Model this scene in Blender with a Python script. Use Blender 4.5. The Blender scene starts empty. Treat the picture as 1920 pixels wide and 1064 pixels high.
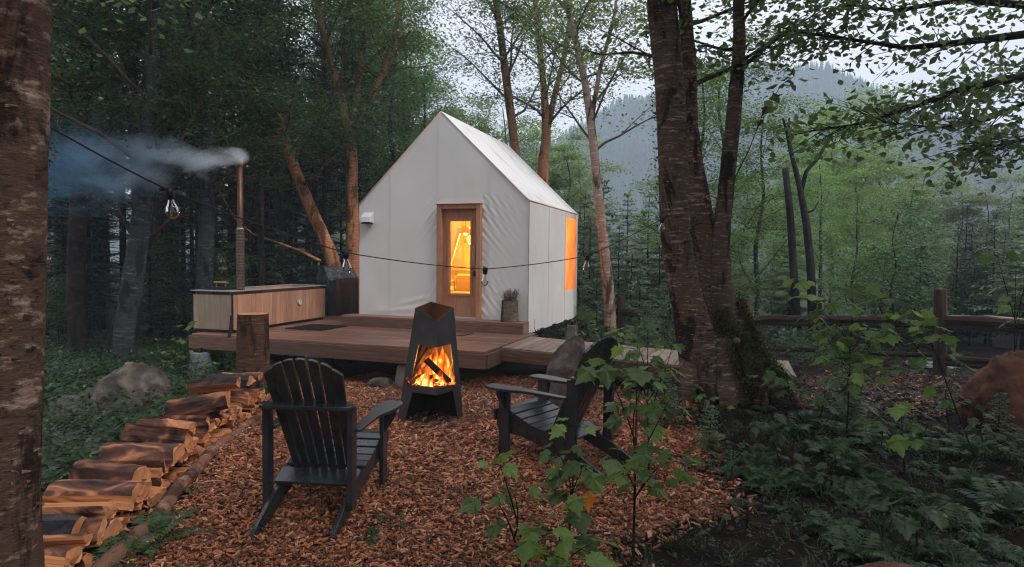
import bpy, bmesh, math, random
import numpy as np
from mathutils import Vector, Matrix

S = bpy.context.scene
# ---------------------------------------------------------------- camera
cam = bpy.data.cameras.new("camera"); camo = bpy.data.objects.new("camera", cam)
S.collection.objects.link(camo); S.camera = camo
cam.lens = 22.5; cam.sensor_width = 36; cam.clip_start = 0.05; cam.clip_end = 3000
CM = Matrix.Translation((0, 0, 1.65)) @ Matrix.Rotation(math.radians(90 - 2.24), 4, 'X') @ Matrix.Rotation(math.radians(0.6), 4, 'Z')
camo.matrix_world = CM
# ---------------------------------------------------------------- world, sun, exposure
EL, AZ = math.radians(48), math.radians(128)       # soft light from behind and right of the camera
w = bpy.data.worlds.new("World"); S.world = w; w.use_nodes = True
nt = w.node_tree; nt.nodes.clear()
wo = nt.nodes.new('ShaderNodeOutputWorld'); bg = nt.nodes.new('ShaderNodeBackground')
sky = nt.nodes.new('ShaderNodeTexSky'); sky.sky_type = 'NISHITA'; sky.sun_disc = False
sky.sun_elevation = EL; sky.sun_rotation = AZ; sky.air_density = 1.2; sky.dust_density = 3
tc = nt.nodes.new('ShaderNodeTexCoord'); mp = nt.nodes.new('ShaderNodeMapping'); mp.inputs['Scale'].default_value = (1.2, 1.2, 4)
nz = nt.nodes.new('ShaderNodeTexNoise'); nz.inputs['Scale'].default_value = 2.2; nz.inputs['Detail'].default_value = 5
cr = nt.nodes.new('ShaderNodeValToRGB')
cr.color_ramp.elements[0].position = .3; cr.color_ramp.elements[0].color = (.84, .83, .93, 1)
cr.color_ramp.elements[1].position = .7; cr.color_ramp.elements[1].color = (.98, .95, .98, 1)
vm = nt.nodes.new('ShaderNodeVectorMath'); vm.operation = 'SCALE'; vm.inputs['Scale'].default_value = 8.2
mx = nt.nodes.new('ShaderNodeMix'); mx.data_type = 'RGBA'; mx.inputs[0].default_value = .88   # thin overcast over the blue
L = nt.links.new
L(tc.outputs['Generated'], mp.inputs['Vector']); L(mp.outputs[0], nz.inputs['Vector']); L(nz.outputs[0], cr.inputs[0])
L(cr.outputs[0], vm.inputs[0]); L(sky.outputs[0], mx.inputs[6]); L(vm.outputs[0], mx.inputs[7]); L(mx.outputs[2], bg.inputs[0])
bg.inputs[1].default_value = .12; L(bg.outputs[0], wo.inputs[0])
sl = bpy.data.lights.new("sun", 'SUN'); sl.energy = 1.5; sl.angle = math.radians(16); sl.color = (1, .95, .9)
so = bpy.data.objects.new("sun", sl); S.collection.objects.link(so)
sd = Vector((math.sin(AZ) * math.cos(EL), math.cos(AZ) * math.cos(EL), math.sin(EL)))
so.rotation_euler = sd.to_track_quat('Z', 'Y').to_euler(); so.location = (0, 0, 30)
S.view_settings.view_transform = 'Standard'; S.view_settings.look = 'None'
S.view_settings.exposure = .60; S.view_settings.gamma = 1; S.view_settings.use_curve_mapping = False
cy = S.cycles
cy.max_bounces = 6; cy.diffuse_bounces = 3; cy.glossy_bounces = 2; cy.transmission_bounces = 5; cy.volume_bounces = 2
cy.filter_width = 1.15; cy.transparent_max_bounces = 12; cy.use_denoising = True; cy.sample_clamp_indirect = 4
cy.caustics_reflective = False; cy.caustics_refractive = False

# ---------------------------------------------------------------- helpers
def ray(px, py):
    d = CM.to_3x3() @ Vector(((px - 960) / 1200, -(py - 532) / 1200, -1)); return d
def at(px, py, y):                      # the world point seen at a photo pixel, y metres away
    d = ray(px, py); return Vector((0, 0, 1.65)) + d * (y / d.y)
def sm(t): t = np.clip(t, 0, 1); return t * t * (3 - 2 * t)
def gz(x, y):
    x = np.asarray(x, float); y = np.asarray(y, float)
    z = -.042 * np.clip(y - 6, 0, 12)
    z = z - .12 * sm((-x - 3) / 2.5) * sm((14 - y) / 8)
    m = sm((x / np.maximum(y, 1) + .22) / .3)
    z = z - m * np.clip(y - 20, 0, 110) * .2 * sm((y - 20) / 18)
    z = z + .28 * np.exp(-((x - 2.6) ** 2 + (y - 6.95) ** 2) / 1.0)
    b = .035 * np.sin(x * 1.7 + 1.3 * np.sin(y * .9)) + .03 * np.sin(y * 2.1 + x * .8) + .015 * np.sin(x * 5.1 + y * 3.7)
    flat = np.exp(-(((x + .3) / 2.6) ** 2 + ((y - 4.8) / 3.2) ** 2) ** 2)
    return z + b * (1 - .8 * flat)
def gp(px, py):                         # ground point under a photo pixel
    d = ray(px, py); p = Vector((0, 0, 1.65)); t = 1.
    for _ in range(60):
        q = p + d * t; h = q.z - float(gz(q.x, q.y))
        if abs(h) < .002: break
        t += h / max(.03, -d.z) * .7
    return p + d * t
def G(x, y, dz=0): return Vector((x, y, float(gz(x, y)) + dz))

class Acc:                              # gathers geometry for ONE object
    def __init__(s): s.v = []; s.f = []; s.m = []; s.n = 0; s.t = []
    def add(s, V, F, mi=0, tint=None):
        V = np.asarray(V, float); s.v.append(V)
        for f in F: s.f.append([i + s.n for i in f]); s.m.append(mi)
        s.t += ([tint] * len(V) if np.ndim(tint) == 0 else list(tint)) if tint is not None else [.5] * len(V)
        s.n += len(V)
    def box(s, c, d, mi=0, rot=None):
        V = np.array([(i, j, k) for i in (-.5, .5) for j in (-.5, .5) for k in (-.5, .5)]) * np.array(d)
        if rot is not None: V = V @ np.array(rot.to_3x3()).T
        s.add(V + np.array(c), [(0, 1, 3, 2), (4, 6, 7, 5), (0, 4, 5, 1), (2, 3, 7, 6), (0, 2, 6, 4), (1, 5, 7, 3)], mi)
    def ext(s, poly, th, M, mi=0):      # extrude 2D outline (x,y) by th along z, then M
        n = len(poly)
        V = [M @ Vector((p[0], p[1], z)) for z in (-th / 2, th / 2) for p in poly]
        F = [tuple(range(n))[::-1], tuple(range(n, 2 * n))] + [(i, (i + 1) % n, (i + 1) % n + n, i + n) for i in range(n)]
        s.add([tuple(v) for v in V], F, mi)
    def tube(s, P, R, n=8, mi=0, rough=0, rng=None, cap=True):
        P = np.asarray(P, float); k = len(P)
        R = np.broadcast_to(np.asarray(R, float), (k,))
        T = np.gradient(P, axis=0); T /= np.linalg.norm(T, axis=1)[:, None] + 1e-9
        a = np.array((0, 0, 1.)) if abs(T[0][2]) < .9 else np.array((1., 0, 0))
        U = np.cross(T, a); U /= np.linalg.norm(U, axis=1)[:, None] + 1e-9; W = np.cross(T, U)
        th = np.arange(n) * 2 * np.pi / n
        rr = R[:, None] * np.ones((k, n))
        if rough: rr = rr * (1 + rough * (rng.random((k, n)) - .5) * 2)
        V = P[:, None] + rr[..., None] * (np.cos(th)[None, :, None] * U[:, None] + np.sin(th)[None, :, None] * W[:, None])
        V = V.reshape(-1, 3)
        F = [(i * n + j, i * n + (j + 1) % n, (i + 1) * n + (j + 1) % n, (i + 1) * n + j) for i in range(k - 1) for j in range(n)]
        if cap: F += [tuple(range(n))[::-1], tuple((k - 1) * n + j for j in range(n))]
        s.add(V, F, mi)
    def mesh(s, name, mats, smooth=False):
        me = bpy.data.meshes.new(name)
        V = np.concatenate(s.v) if s.v else np.zeros((0, 3))
        me.from_pydata(V.tolist(), [], s.f)
        for m in (mats if isinstance(mats, (list, tuple)) else [mats]): me.materials.append(m)
        if len(set(s.m)) > 1: me.polygons.foreach_set('material_index', s.m)
        if smooth: me.polygons.foreach_set('use_smooth', [True] * len(s.f))
        if any(t != .5 for t in s.t[:50]) or len(set(s.t)) > 1:
            a = me.attributes.new('tint', 'FLOAT', 'POINT'); a.data.foreach_set('value', s.t)
        me.update(); return me
def fastmesh(name, V, nv, mat, tint=None, smooth=False):      # V (N, nv, 3) separate polygons
    me = bpy.data.meshes.new(name); N = V.shape[0]
    me.vertices.add(N * nv); me.vertices.foreach_set('co', V.reshape(-1).astype(np.float32))
    me.loops.add(N * nv); me.loops.foreach_set('vertex_index', np.arange(N * nv, dtype=np.int32))
    me.polygons.add(N); me.polygons.foreach_set('loop_start', np.arange(N, dtype=np.int32) * nv)
    me.materials.append(mat)
    if tint is not None:
        a = me.attributes.new('tint', 'FLOAT', 'POINT'); a.data.foreach_set('value', np.repeat(tint, nv).astype(np.float32))
    me.update(calc_edges=True); me.validate(); return me
def polymesh(name, V, F, mats, tint=None, mi=None, smooth=False):   # V (M,3), F (K,n) one polygon size
    me = bpy.data.meshes.new(name); F = np.asarray(F, np.int32); K, n = F.shape
    me.vertices.add(len(V)); me.vertices.foreach_set('co', np.asarray(V, np.float32).reshape(-1))
    me.loops.add(K * n); me.loops.foreach_set('vertex_index', F.reshape(-1))
    me.polygons.add(K); me.polygons.foreach_set('loop_start', np.arange(K, dtype=np.int32) * n)
    for m in (mats if isinstance(mats, (list, tuple)) else [mats]): me.materials.append(m)
    if mi is not None: me.polygons.foreach_set('material_index', np.asarray(mi, np.int32))
    me.polygons.foreach_set('use_smooth', np.full(K, smooth))
    if tint is not None:
        a = me.attributes.new('tint', 'FLOAT', 'POINT'); a.data.foreach_set('value', np.asarray(tint, np.float32))
    me.update(calc_edges=True); return me

def tag(o, label=None, cat=None, group=None, kind=None):
    if label: o['label'] = label
    if cat: o['category'] = cat
    if group: o['group'] = group
    if kind: o['kind'] = kind
    return o
def link(name, me, parent=None, loc=(0, 0, 0), rot=(0, 0, 0)):
    o = bpy.data.objects.new(name, me); S.collection.objects.link(o)
    if parent: o.parent = parent
    o.location = loc; o.rotation_euler = rot; return o
def thing(name, label, cat, loc=(0, 0, 0), rz=0, group=None):
    return tag(link(name, None, None, loc, (0, 0, rz)), label, cat, group)
def part(name, acc, mats, parent, loc=(0, 0, 0), rot=(0, 0, 0), smooth=False, bevel=0, label=None):
    o = link(name, acc.mesh(name, mats, smooth) if isinstance(acc, Acc) else acc, parent, loc, rot)
    if bevel:
        b = o.modifiers.new('bevel', 'BEVEL'); b.width = bevel; b.segments = 1; b.limit_method = 'ANGLE'
    if label: o['label'] = label
    return o
def clone(o, loc=None, rz=None, sc=None, label=None, parent=None, group=None):
    c = o.copy(); S.collection.objects.link(c)
    if parent: c.parent = parent
    if loc is not None: c.location = loc
    if rz is not None: c.rotation_euler = (c.rotation_euler[0], c.rotation_euler[1], rz)
    if sc is not None: c.scale = (sc, sc, sc) if np.ndim(sc) == 0 else sc
    if label: c['label'] = label
    if group: c['group'] = group
    for ch in [k for k in KIDS(o)]: clone(ch, parent=c)
    return c
def KIDS(o): return list(o.children)
_bb = {}
def cbox(dx, dy, dz, ch, mat):          # shared chamfered box mesh centred on its origin
    k = (round(dx, 3), round(dy, 3), round(dz, 3), ch, mat.name)
    if k not in _bb:
        bm = bmesh.new(); bmesh.ops.create_cube(bm, size=1)
        for v in bm.verts: v.co.x *= dx; v.co.y *= dy; v.co.z *= dz
        if ch: bmesh.ops.bevel(bm, geom=bm.edges[:], offset=ch, segments=1, affect='EDGES')
        me = bpy.data.meshes.new('board'); bm.to_mesh(me); bm.free(); me.materials.append(mat); _bb[k] = me
    return _bb[k]

# ---------------------------------------------------------------- materials
def newmat(name):
    m = bpy.data.materials.new(name); m.use_nodes = True; t = m.node_tree
    return m, t, t.nodes['Principled BSDF'], t.nodes['Material Output']
def ramp(t, fac, stops):
    r = t.nodes.new('ShaderNodeValToRGB'); e = r.color_ramp.elements
    while len(e) < len(stops): e.new(.5)
    for i, (p, c) in enumerate(stops): e[i].position = p; e[i].color = (*c, 1)
    t.links.new(fac, r.inputs[0]); return r.outputs[0]
def tex(t, scale=5, detail=4, sc=(1, 1, 1), coord='Object', rough=.55, rnd=True, dist=0):
    c = t.nodes.new('ShaderNodeTexCoord'); mpn = t.nodes.new('ShaderNodeMapping'); mpn.inputs['Scale'].default_value = sc
    t.links.new(c.outputs[coord], mpn.inputs['Vector'])
    if rnd:
        oi = t.nodes.new('ShaderNodeObjectInfo'); mu = t.nodes.new('ShaderNodeMath'); mu.operation = 'MULTIPLY'; mu.inputs[1].default_value = 40
        t.links.new(oi.outputs['Random'], mu.inputs[0]); t.links.new(mu.outputs[0], mpn.inputs['Location'])
    n = t.nodes.new('ShaderNodeTexNoise'); n.inputs['Scale'].default_value = scale; n.inputs['Detail'].default_value = detail
    n.inputs['Roughness'].default_value = rough; n.inputs['Distortion'].default_value = dist
    t.links.new(mpn.outputs[0], n.inputs['Vector']); return n.outputs['Fac']
def bump(t, b, h, strength=.3, dist=.01):
    bn = t.nodes.new('ShaderNodeBump'); bn.inputs['Strength'].default_value = strength; bn.inputs['Distance'].default_value = dist
    t.links.new(h, bn.inputs['Height']); t.links.new(bn.outputs[0], b.inputs['Normal'])
    return bn
def mixc(t, f, a, b, mode='MIX'):
    m = t.nodes.new('ShaderNodeMix'); m.data_type = 'RGBA'; m.blend_type = mode
    for s, v in ((m.inputs[0], f), (m.inputs[6], a), (m.inputs[7], b)):
        if hasattr(v, 'links'): t.links.new(v, s)
        elif np.ndim(v): s.default_value = (*v, 1)
        else: s.default_value = v
    return m.outputs[2]
def mnoise(name, c0, c1, scale=5, sc=(1, 1, 1), rough=.8, bs=.3, bd=.01, detail=5, lo=.3, hi=.7, metal=0, spec=.3, rnd=True, mid=None, dist=0):
    m, t, b, o = newmat(name); n = tex(t, scale, detail, sc, rnd=rnd, dist=dist)
    st = [(lo, c0), (hi, c1)] if mid is None else [(lo, c0), ((lo + hi) / 2, mid), (hi, c1)]
    t.links.new(ramp(t, n, st), b.inputs['Base Color']); b.inputs['Roughness'].default_value = rough
    b.inputs['Metallic'].default_value = metal; b.inputs['Specular IOR Level'].default_value = spec
    if bs: bump(t, b, n, bs, bd)
    return m
def wood(name, c0, c1, axis=0, rough=.65, knots=True, var=.25, spec=.3, grime=None):
    m, t, b, o = newmat(name); s = [9, 9, 9]; s[axis] = .7
    n = tex(t, 4, 6, tuple(s), dist=.6); n2 = tex(t, 1.3, 3); n3 = tex(t, 30, 3, tuple(s))
    col = ramp(t, n, [(.3, c0), (.68, c1)])
    oi = t.nodes.new('ShaderNodeObjectInfo'); hs = t.nodes.new('ShaderNodeHueSaturation')
    mr = t.nodes.new('ShaderNodeMapRange'); mr.inputs[3].default_value = 1 - var; mr.inputs[4].default_value = 1 + var
    t.links.new(oi.outputs['Random'], mr.inputs[0]); t.links.new(mr.outputs[0], hs.inputs['Value']); t.links.new(col, hs.inputs['Color'])
    c = mixc(t, ramp(t, n2, [(.35, (0, 0, 0)), (.75, (.75, .75, .75))]), hs.outputs[0], grime or tuple(x * .55 for x in c0))
    t.links.new(c, b.inputs['Base Color']); b.inputs['Roughness'].default_value = rough; b.inputs['Specular IOR Level'].default_value = spec
    bump(t, b, n3, .25, .004); return m
def bark(name, dark, midc, pale, lent=22, warm=None, bs=.8, upper=None, z0=2.5, z1=6):
    m, t, b, o = newmat(name)
    n = tex(t, 3.2, 8, (1.6, 1.6, lent / 2.2), rough=.7, dist=.15); n2 = tex(t, 2.6, 7, (1.6, 1.6, .55), rough=.65, dist=.5); n3 = tex(t, 16, 6, (1, 1, 2.5), rough=.7)
    col = ramp(t, n, [(.33, dark), (.43, midc), (.54, midc), (.66, pale)])
    col = mixc(t, ramp(t, n2, [(.50, (0, 0, 0)), (.57, (.92, .92, .92))]), col, dark)
    if warm is not None: col = mixc(t, ramp(t, n3, [(.48, (0, 0, 0)), (.72, (.38, .38, .38))]), col, warm)
    if upper is not None:               # painted light: stem stays lit orange below, darkens higher up
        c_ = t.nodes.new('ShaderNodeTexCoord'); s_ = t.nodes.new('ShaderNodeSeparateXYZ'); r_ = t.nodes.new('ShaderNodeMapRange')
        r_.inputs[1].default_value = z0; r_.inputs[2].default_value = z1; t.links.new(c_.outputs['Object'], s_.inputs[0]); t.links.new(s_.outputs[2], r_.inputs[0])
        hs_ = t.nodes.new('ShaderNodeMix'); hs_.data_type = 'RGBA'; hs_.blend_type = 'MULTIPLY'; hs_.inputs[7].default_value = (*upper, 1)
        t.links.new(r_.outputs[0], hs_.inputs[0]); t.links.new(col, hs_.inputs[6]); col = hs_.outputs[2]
    t.links.new(col, b.inputs['Base Color']); b.inputs['Roughness'].default_value = .85; b.inputs['Specular IOR Level'].default_value = .2
    a = t.nodes.new('ShaderNodeMath'); a.operation = 'ADD'; t.links.new(n, a.inputs[0]); t.links.new(n3, a.inputs[1])
    bump(t, b, a.outputs[0], bs, .02); return m
def leafmat(name, c0, c1, tr=.3, rough=.34, c2=None, var=False):
    m, t, b, o = newmat(name)
    a = t.nodes.new('ShaderNodeAttribute'); a.attribute_name = 'tint'
    st = [(0, c0), (1, c1)] if c2 is None else [(0, c0), (.8, c1), (1, c2)]
    col = ramp(t, a.outputs['Fac'], st)
    if var:                             # every tree has a slightly different green of its own
        oi = t.nodes.new('ShaderNodeObjectInfo'); h0 = t.nodes.new('ShaderNodeHueSaturation'); mr = t.nodes.new('ShaderNodeMapRange'); mr.inputs[3].default_value = .65; mr.inputs[4].default_value = 1.35
        m2 = t.nodes.new('ShaderNodeMapRange'); m2.inputs[3].default_value = .475; m2.inputs[4].default_value = .512; t.links.new(oi.outputs['Random'], mr.inputs[0]); t.links.new(oi.outputs['Random'], m2.inputs[0])
        t.links.new(mr.outputs[0], h0.inputs['Value']); t.links.new(m2.outputs[0], h0.inputs['Hue']); t.links.new(col, h0.inputs['Color']); col = h0.outputs[0]
    t.links.new(col, b.inputs['Base Color']); b.inputs['Roughness'].default_value = rough; b.inputs['Specular IOR Level'].default_value = .45
    tl = t.nodes.new('ShaderNodeBsdfTranslucent'); hs = t.nodes.new('ShaderNodeHueSaturation'); hs.inputs['Value'].default_value = 1.6
    t.links.new(col, hs.inputs['Color']); t.links.new(hs.outputs[0], tl.inputs['Color'])
    ms = t.nodes.new('ShaderNodeMixShader'); ms.inputs[0].default_value = tr
    t.links.new(b.outputs[0], ms.inputs[1]); t.links.new(tl.outputs[0], ms.inputs[2]); t.links.new(ms.outputs[0], o.inputs['Surface'])
    return m
M = {}
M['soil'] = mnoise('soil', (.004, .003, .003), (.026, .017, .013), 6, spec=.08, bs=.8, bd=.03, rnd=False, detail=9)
M['pathsoil'] = mnoise('path_soil', (.015, .007, .005), (.11, .04, .022), 22, bs=.9, bd=.02, rnd=False, detail=8)
M['mulch'] = mnoise('mulch', (.035, .011, .005), (.30, .10, .04), 26, bs=.9, bd=.02, rnd=False, detail=8)
m, t, b, o = newmat('chips'); a = t.nodes.new('ShaderNodeAttribute'); a.attribute_name = 'tint'
cc = ramp(t, a.outputs['Fac'], [(0, (.035, .018, .014)), (.3, (.17, .052, .022)), (.6, (.48, .155, .055)), (.85, (.62, .29, .145)), (1, (.68, .46, .33))])
t.links.new(mixc(t, ramp(t, tex(t, 1.1, 5, rnd=False), [(.42, (0, 0, 0)), (.7, (.5, .5, .5))]), cc, (.09, .036, .02)), b.inputs['Base Color'])
b.inputs['Roughness'].default_value = .6; M['chips'] = m
M['deck'] = wood('deck_boards', (.17, .075, .05), (.33, .17, .125), 0, rough=.42, var=.32, grime=(.12, .07, .055))
M['ramp'] = wood('weathered_boards', (.23, .145, .10), (.42, .30, .24), 1, rough=.55, var=.28, grime=(.2, .15, .12))
M['fascia'] = wood('fascia_boards', (.11, .05, .035), (.25, .13, .09), 0, rough=.65, var=.12, grime=(.1, .07, .06))
M['joist'] = wood('joists', (.03, .018, .012), (.06, .04, .03), 1)
M['cedar'] = wood('cedar_cladding', (.38, .17, .095), (.60, .33, .21), 2, rough=.6, var=.16, grime=(.3, .17, .12))
M['cedar_grey'] = wood('grey_cedar_cladding', (.27, .21, .15), (.42, .33, .24), 2, rough=.6, var=.12, grime=(.28, .22, .18))
M['door'] = wood('door_wood', (.38, .145, .06), (.60, .29, .15), 2, rough=.5, var=.08, grime=(.4, .2, .12))
M['trim'] = wood('trim_wood', (.44, .19, .10), (.62, .33, .20), 2, rough=.6, var=.06)
M['fence'] = wood('fence_rail', (.018, .012, .009), (.065, .042, .03), 0, rough=.85, var=.1)
M['post'] = wood('fence_post', (.025, .015, .011), (.10, .058, .042), 2, rough=.85, var=.1)
M['split'] = wood('split_wood', (.48, .13, .03), (.86, .43, .17), 0, rough=.6, var=.22, grime=(.42, .16, .07))
M['endgrain'] = mnoise('end_grain', (.40, .14, .055), (.68, .33, .16), 9, sc=(1, 1, 1), bs=.6, bd=.01)
M['logbark'] = mnoise('log_bark', (.016, .008, .008), (.58, .20, .07), 5, sc=(.7, 1.2, 1.2), bs=1, bd=.03, detail=10, lo=.34, hi=.64, mid=(.12, .042, .026), dist=.8)
t = M['logbark'].node_tree; b = t.nodes['Principled BSDF']; c_ = b.inputs['Base Color'].links[0].from_socket
oi = t.nodes.new('ShaderNodeObjectInfo'); hs = t.nodes.new('ShaderNodeHueSaturation'); mr = t.nodes.new('ShaderNodeMapRange'); mr.inputs[3].default_value = .45; mr.inputs[4].default_value = 1.3
t.links.new(oi.outputs['Random'], mr.inputs[0]); t.links.new(mr.outputs[0], hs.inputs['Value']); hs.inputs['Saturation'].default_value = .9; t.links.new(c_, hs.inputs['Color']); t.links.new(hs.outputs[0], b.inputs['Base Color'])
M['blackbark'] = mnoise('black_wet_bark', (.006, .005, .006), (.035, .03, .032), 12, bs=1, bd=.02, rough=.45)
M['stumpbark'] = bark('stump_bark', (.02, .011, .008), (.10, .05, .03), (.26, .16, .11), 26, (.17, .07, .035), bs=1)
M['birchA'] = bark('birch_bark_grey', (.010, .007, .005), (.095, .058, .042), (.46, .33, .26), 9, (.24, .10, .05), bs=1)
M['birchB'] = bark('birch_bark_red', (.006, .005, .004), (.115, .078, .060), (.48, .37, .30), 24, (.22, .08, .04), bs=1)
M['birchO'] = bark('birch_bark_lit_orange', (.10, .038, .018), (.46, .19, .09), (.72, .42, .27), 24, (.44, .2, .1), bs=.6, upper=(.45, .50, .52), z0=3.2, z1=6.5)  # warm light on the lower trunks is put into this orange
M['limb'] = mnoise('limb_bark', (.03, .018, .013), (.13, .075, .05), 6, bs=.4, bd=.01)
M['snag'] = bark('snag_bark', (.006, .006, .006), (.022, .020, .019), (.06, .055, .05), 10)
M['birchP'] = bark('birch_bark_pale', (.03, .02, .018), (.27, .18, .14), (.55, .45, .39), 22, (.3, .15, .1), bs=.6)
M['barkD'] = bark('dark_bark', (.008, .006, .005), (.032, .024, .019), (.09, .07, .058), 8)
M['barkG'] = bark('grey_bark', (.008, .010, .012), (.036, .039, .043), (.13, .14, .15), 16)
M['moss'] = mnoise('moss', (.012, .02, .005), (.09, .11, .02), 18, bs=1, bd=.03, rough=1)
m, t, b, o = newmat('litter'); a = t.nodes.new('ShaderNodeAttribute'); a.attribute_name = 'tint'
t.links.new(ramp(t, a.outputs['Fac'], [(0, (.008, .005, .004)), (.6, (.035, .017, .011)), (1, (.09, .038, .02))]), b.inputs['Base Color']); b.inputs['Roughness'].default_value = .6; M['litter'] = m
M['metal'] = mnoise('brushed_steel', (.36, .36, .37), (.5, .5, .5), 12, sc=(1, 8, 8), metal=.35, rough=.4, bs=.05)
M['pipe'] = mnoise('stove_pipe', (.07, .032, .02), (.22, .10, .065), 5, sc=(1, 1, .5), metal=.8, rough=.45, bs=.1)
M['shield'] = mnoise('pipe_shield', (.15, .10, .08), (.30, .22, .18), 8, metal=.7, rough=.45, bs=.1)
M['black'] = mnoise('black_metal', (.008, .008, .009), (.03, .03, .03), 9, rough=.5, bs=.1, metal=.3)
M['pit'] = mnoise('pit_steel', (.035, .033, .034), (.075, .07, .068), 3, rough=.55, bs=.12, metal=.35, detail=7)
M['soot'] = mnoise('soot', (.006, .005, .005), (.03, .022, .018), 5, rough=.9, bs=.3)
M['chair'] = mnoise('charcoal_paint', (.012, .016, .020), (.032, .038, .044), 7, rough=.26, bs=.2, bd=.004, spec=.7)
M['cover'] = mnoise('grill_cover', (.008, .009, .013), (.022, .023, .028), 5, rough=.35, bs=1, bd=.08, spec=.5)
M['cover2'] = mnoise('grill_cover_panel', (.05, .025, .018), (.09, .05, .035), 4, rough=.6, bs=.3, bd=.02)
M['concrete'] = mnoise('concrete', (.11, .135, .165), (.20, .225, .26), 9, bs=.4, bd=.006, detail=8)
M['concreteW'] = mnoise('stained_concrete', (.20, .16, .14), (.36, .31, .28), 7, bs=.6, bd=.01, detail=8)
M['rock'] = mnoise('rock', (.03, .024, .02), (.20, .165, .135), 5, bs=1, bd=.06, detail=12, mid=(.085, .066, .052))
M['rockR'] = mnoise('red_rock', (.03, .014, .01), (.20, .085, .05), 3.4, bs=1, bd=.05, detail=12, mid=(.15, .06, .035))
M['rockD'] = mnoise('dark_rock', (.03, .022, .018), (.10, .075, .06), 3, bs=.7, bd=.03, detail=9)
M['rubber'] = mnoise('rubber', (.01, .01, .01), (.02, .02, .02), 20, rough=.6)
M['white'] = mnoise('white_metal', (.6, .61, .63), (.7, .7, .72), 4, rough=.4, bs=0)
M['cable'] = mnoise('cable', (.01, .01, .01), (.018, .018, .018), 9, rough=.5, bs=0)
M['coir'] = mnoise('coir_mat', (.10, .035, .015), (.2, .08, .04), 60, bs=.8, bd=.01)
M['charred'] = mnoise('charred_wood', (.008, .005, .004), (.07, .03, .018), 9, bs=1, bd=.02)
M['water'] = mnoise('tub_water', (.10, .10, .09), (.14, .14, .13), 2, rough=.06, bs=.05, spec=.6)
M['paper'] = mnoise('paper', (.5, .5, .5), (.6, .6, .6), 6, bs=.2)
M['mount'] = mnoise('forest_slope', (.012, .026, .02), (.03, .055, .035), .08, bs=.5, bd=2, rnd=False)
M['leaf'] = leafmat('broad_leaves', (.035, .085, .02), (.13, .24, .045), .42, c2=(.18, .24, .06), var=True)
M['leafD'] = leafmat('deep_leaves', (.018, .05, .02), (.075, .15, .042), .32, var=True)
M['leafB'] = leafmat('birch_leaves', (.05, .085, .03), (.19, .26, .09), .55)
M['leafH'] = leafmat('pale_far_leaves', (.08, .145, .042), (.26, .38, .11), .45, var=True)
M['needle'] = leafmat('needles', (.012, .028, .015), (.045, .08, .035), .12, .6, var=True)
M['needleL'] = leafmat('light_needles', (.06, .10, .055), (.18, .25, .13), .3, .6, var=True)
M['fern'] = leafmat('fern_fronds', (.010, .028, .011), (.055, .12, .032), .3, .36)
M['maple'] = leafmat('maple_leaves', (.04, .08, .026), (.13, .22, .05), .42, .38, c2=(.20, .30, .06))
M['cover_leaf'] = leafmat('low_leaves', (.010, .028, .009), (.045, .09, .024), .25, .4)
M['redleaf'] = leafmat('red_leaf', (.45, .06, .01), (.6, .25, .02), .3)
M['pinkleaf'] = leafmat('heather', (.10, .14, .09), (.42, .25, .27), .2)
def canvas(name, c0, c1, stain, lo=.6, hi=.85):
    m, t, b, o = newmat(name); n = tex(t, .9, 5, rnd=False); n2 = tex(t, 260, 2, rnd=False); n3 = tex(t, 2.2, 6, (1, 1, .5), rnd=False)
    c = ramp(t, n, [(.3, c0), (.7, c1)]); c = mixc(t, ramp(t, n3, [(lo, (0, 0, 0)), (hi, (.6, .6, .6))]), c, stain)
    t.links.new(c, b.inputs['Base Color']); b.inputs['Roughness'].default_value = .75; b.inputs['Specular IOR Level'].default_value = .2
    bump(t, b, n2, .12, .002); return m
M['canvas'] = canvas('white_canvas', (.71, .71, .695), (.78, .775, .755), (.55, .54, .50))
M['canvasS'] = canvas('side_canvas', (.70, .65, .62), (.80, .77, .75), (.60, .52, .47), .55, .8)
M['canvasR'] = canvas('roof_canvas', (.72, .71, .70), (.80, .79, .78), (.5, .36, .30), .55, .7)
def emis(name, col, st):
    m, t, b, o = newmat(name); e = t.nodes.new('ShaderNodeEmission'); e.inputs[0].default_value = (*col, 1); e.inputs[1].default_value = st
    t.links.new(e.outputs[0], o.inputs['Surface']); return m
M['lampglow'] = emis('lamp_glow', (1, .72, .3), 9)
M['ember'] = emis('ember', (1, .16, .015), 3)
M['inwall'] = wood('interior_pine', (.62, .42, .16), (.80, .60, .28), 2, var=.05)
M['inbed'] = mnoise('interior_cushion', (.6, .38, .14), (.7, .48, .2), 4, bs=.3)
def glassmat(name, tint, rough=.02, opac=.12):
    m, t, b, o = newmat(name)
    tr = t.nodes.new('ShaderNodeBsdfTransparent'); tr.inputs[0].default_value = (*tint, 1)
    gl = t.nodes.new('ShaderNodeBsdfGlossy'); gl.inputs['Roughness'].default_value = rough
    fr = t.nodes.new('ShaderNodeFresnel'); fr.inputs[0].default_value = 1.45
    ms = t.nodes.new('ShaderNodeMixShader'); t.links.new(fr.outputs[0], ms.inputs[0]); t.links.new(tr.outputs[0], ms.inputs[1]); t.links.new(gl.outputs[0], ms.inputs[2])
    t.links.new(ms.outputs[0], o.inputs['Surface']); return m
M['glass'] = glassmat('clear_glass', (.97, .97, .97)); M['bulbglass'] = glassmat('bulb_glass', (.85, .86, .86), .03)
m, t, b, o = newmat('orange_window_film')
n = tex(t, 1.2, 4, (1, 2, 1), rnd=False)
tl = t.nodes.new('ShaderNodeBsdfTranslucent'); t.links.new(ramp(t, n, [(.4, (.95, .60, .32)), (.65, (1, .80, .55))]), tl.inputs[0])
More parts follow.
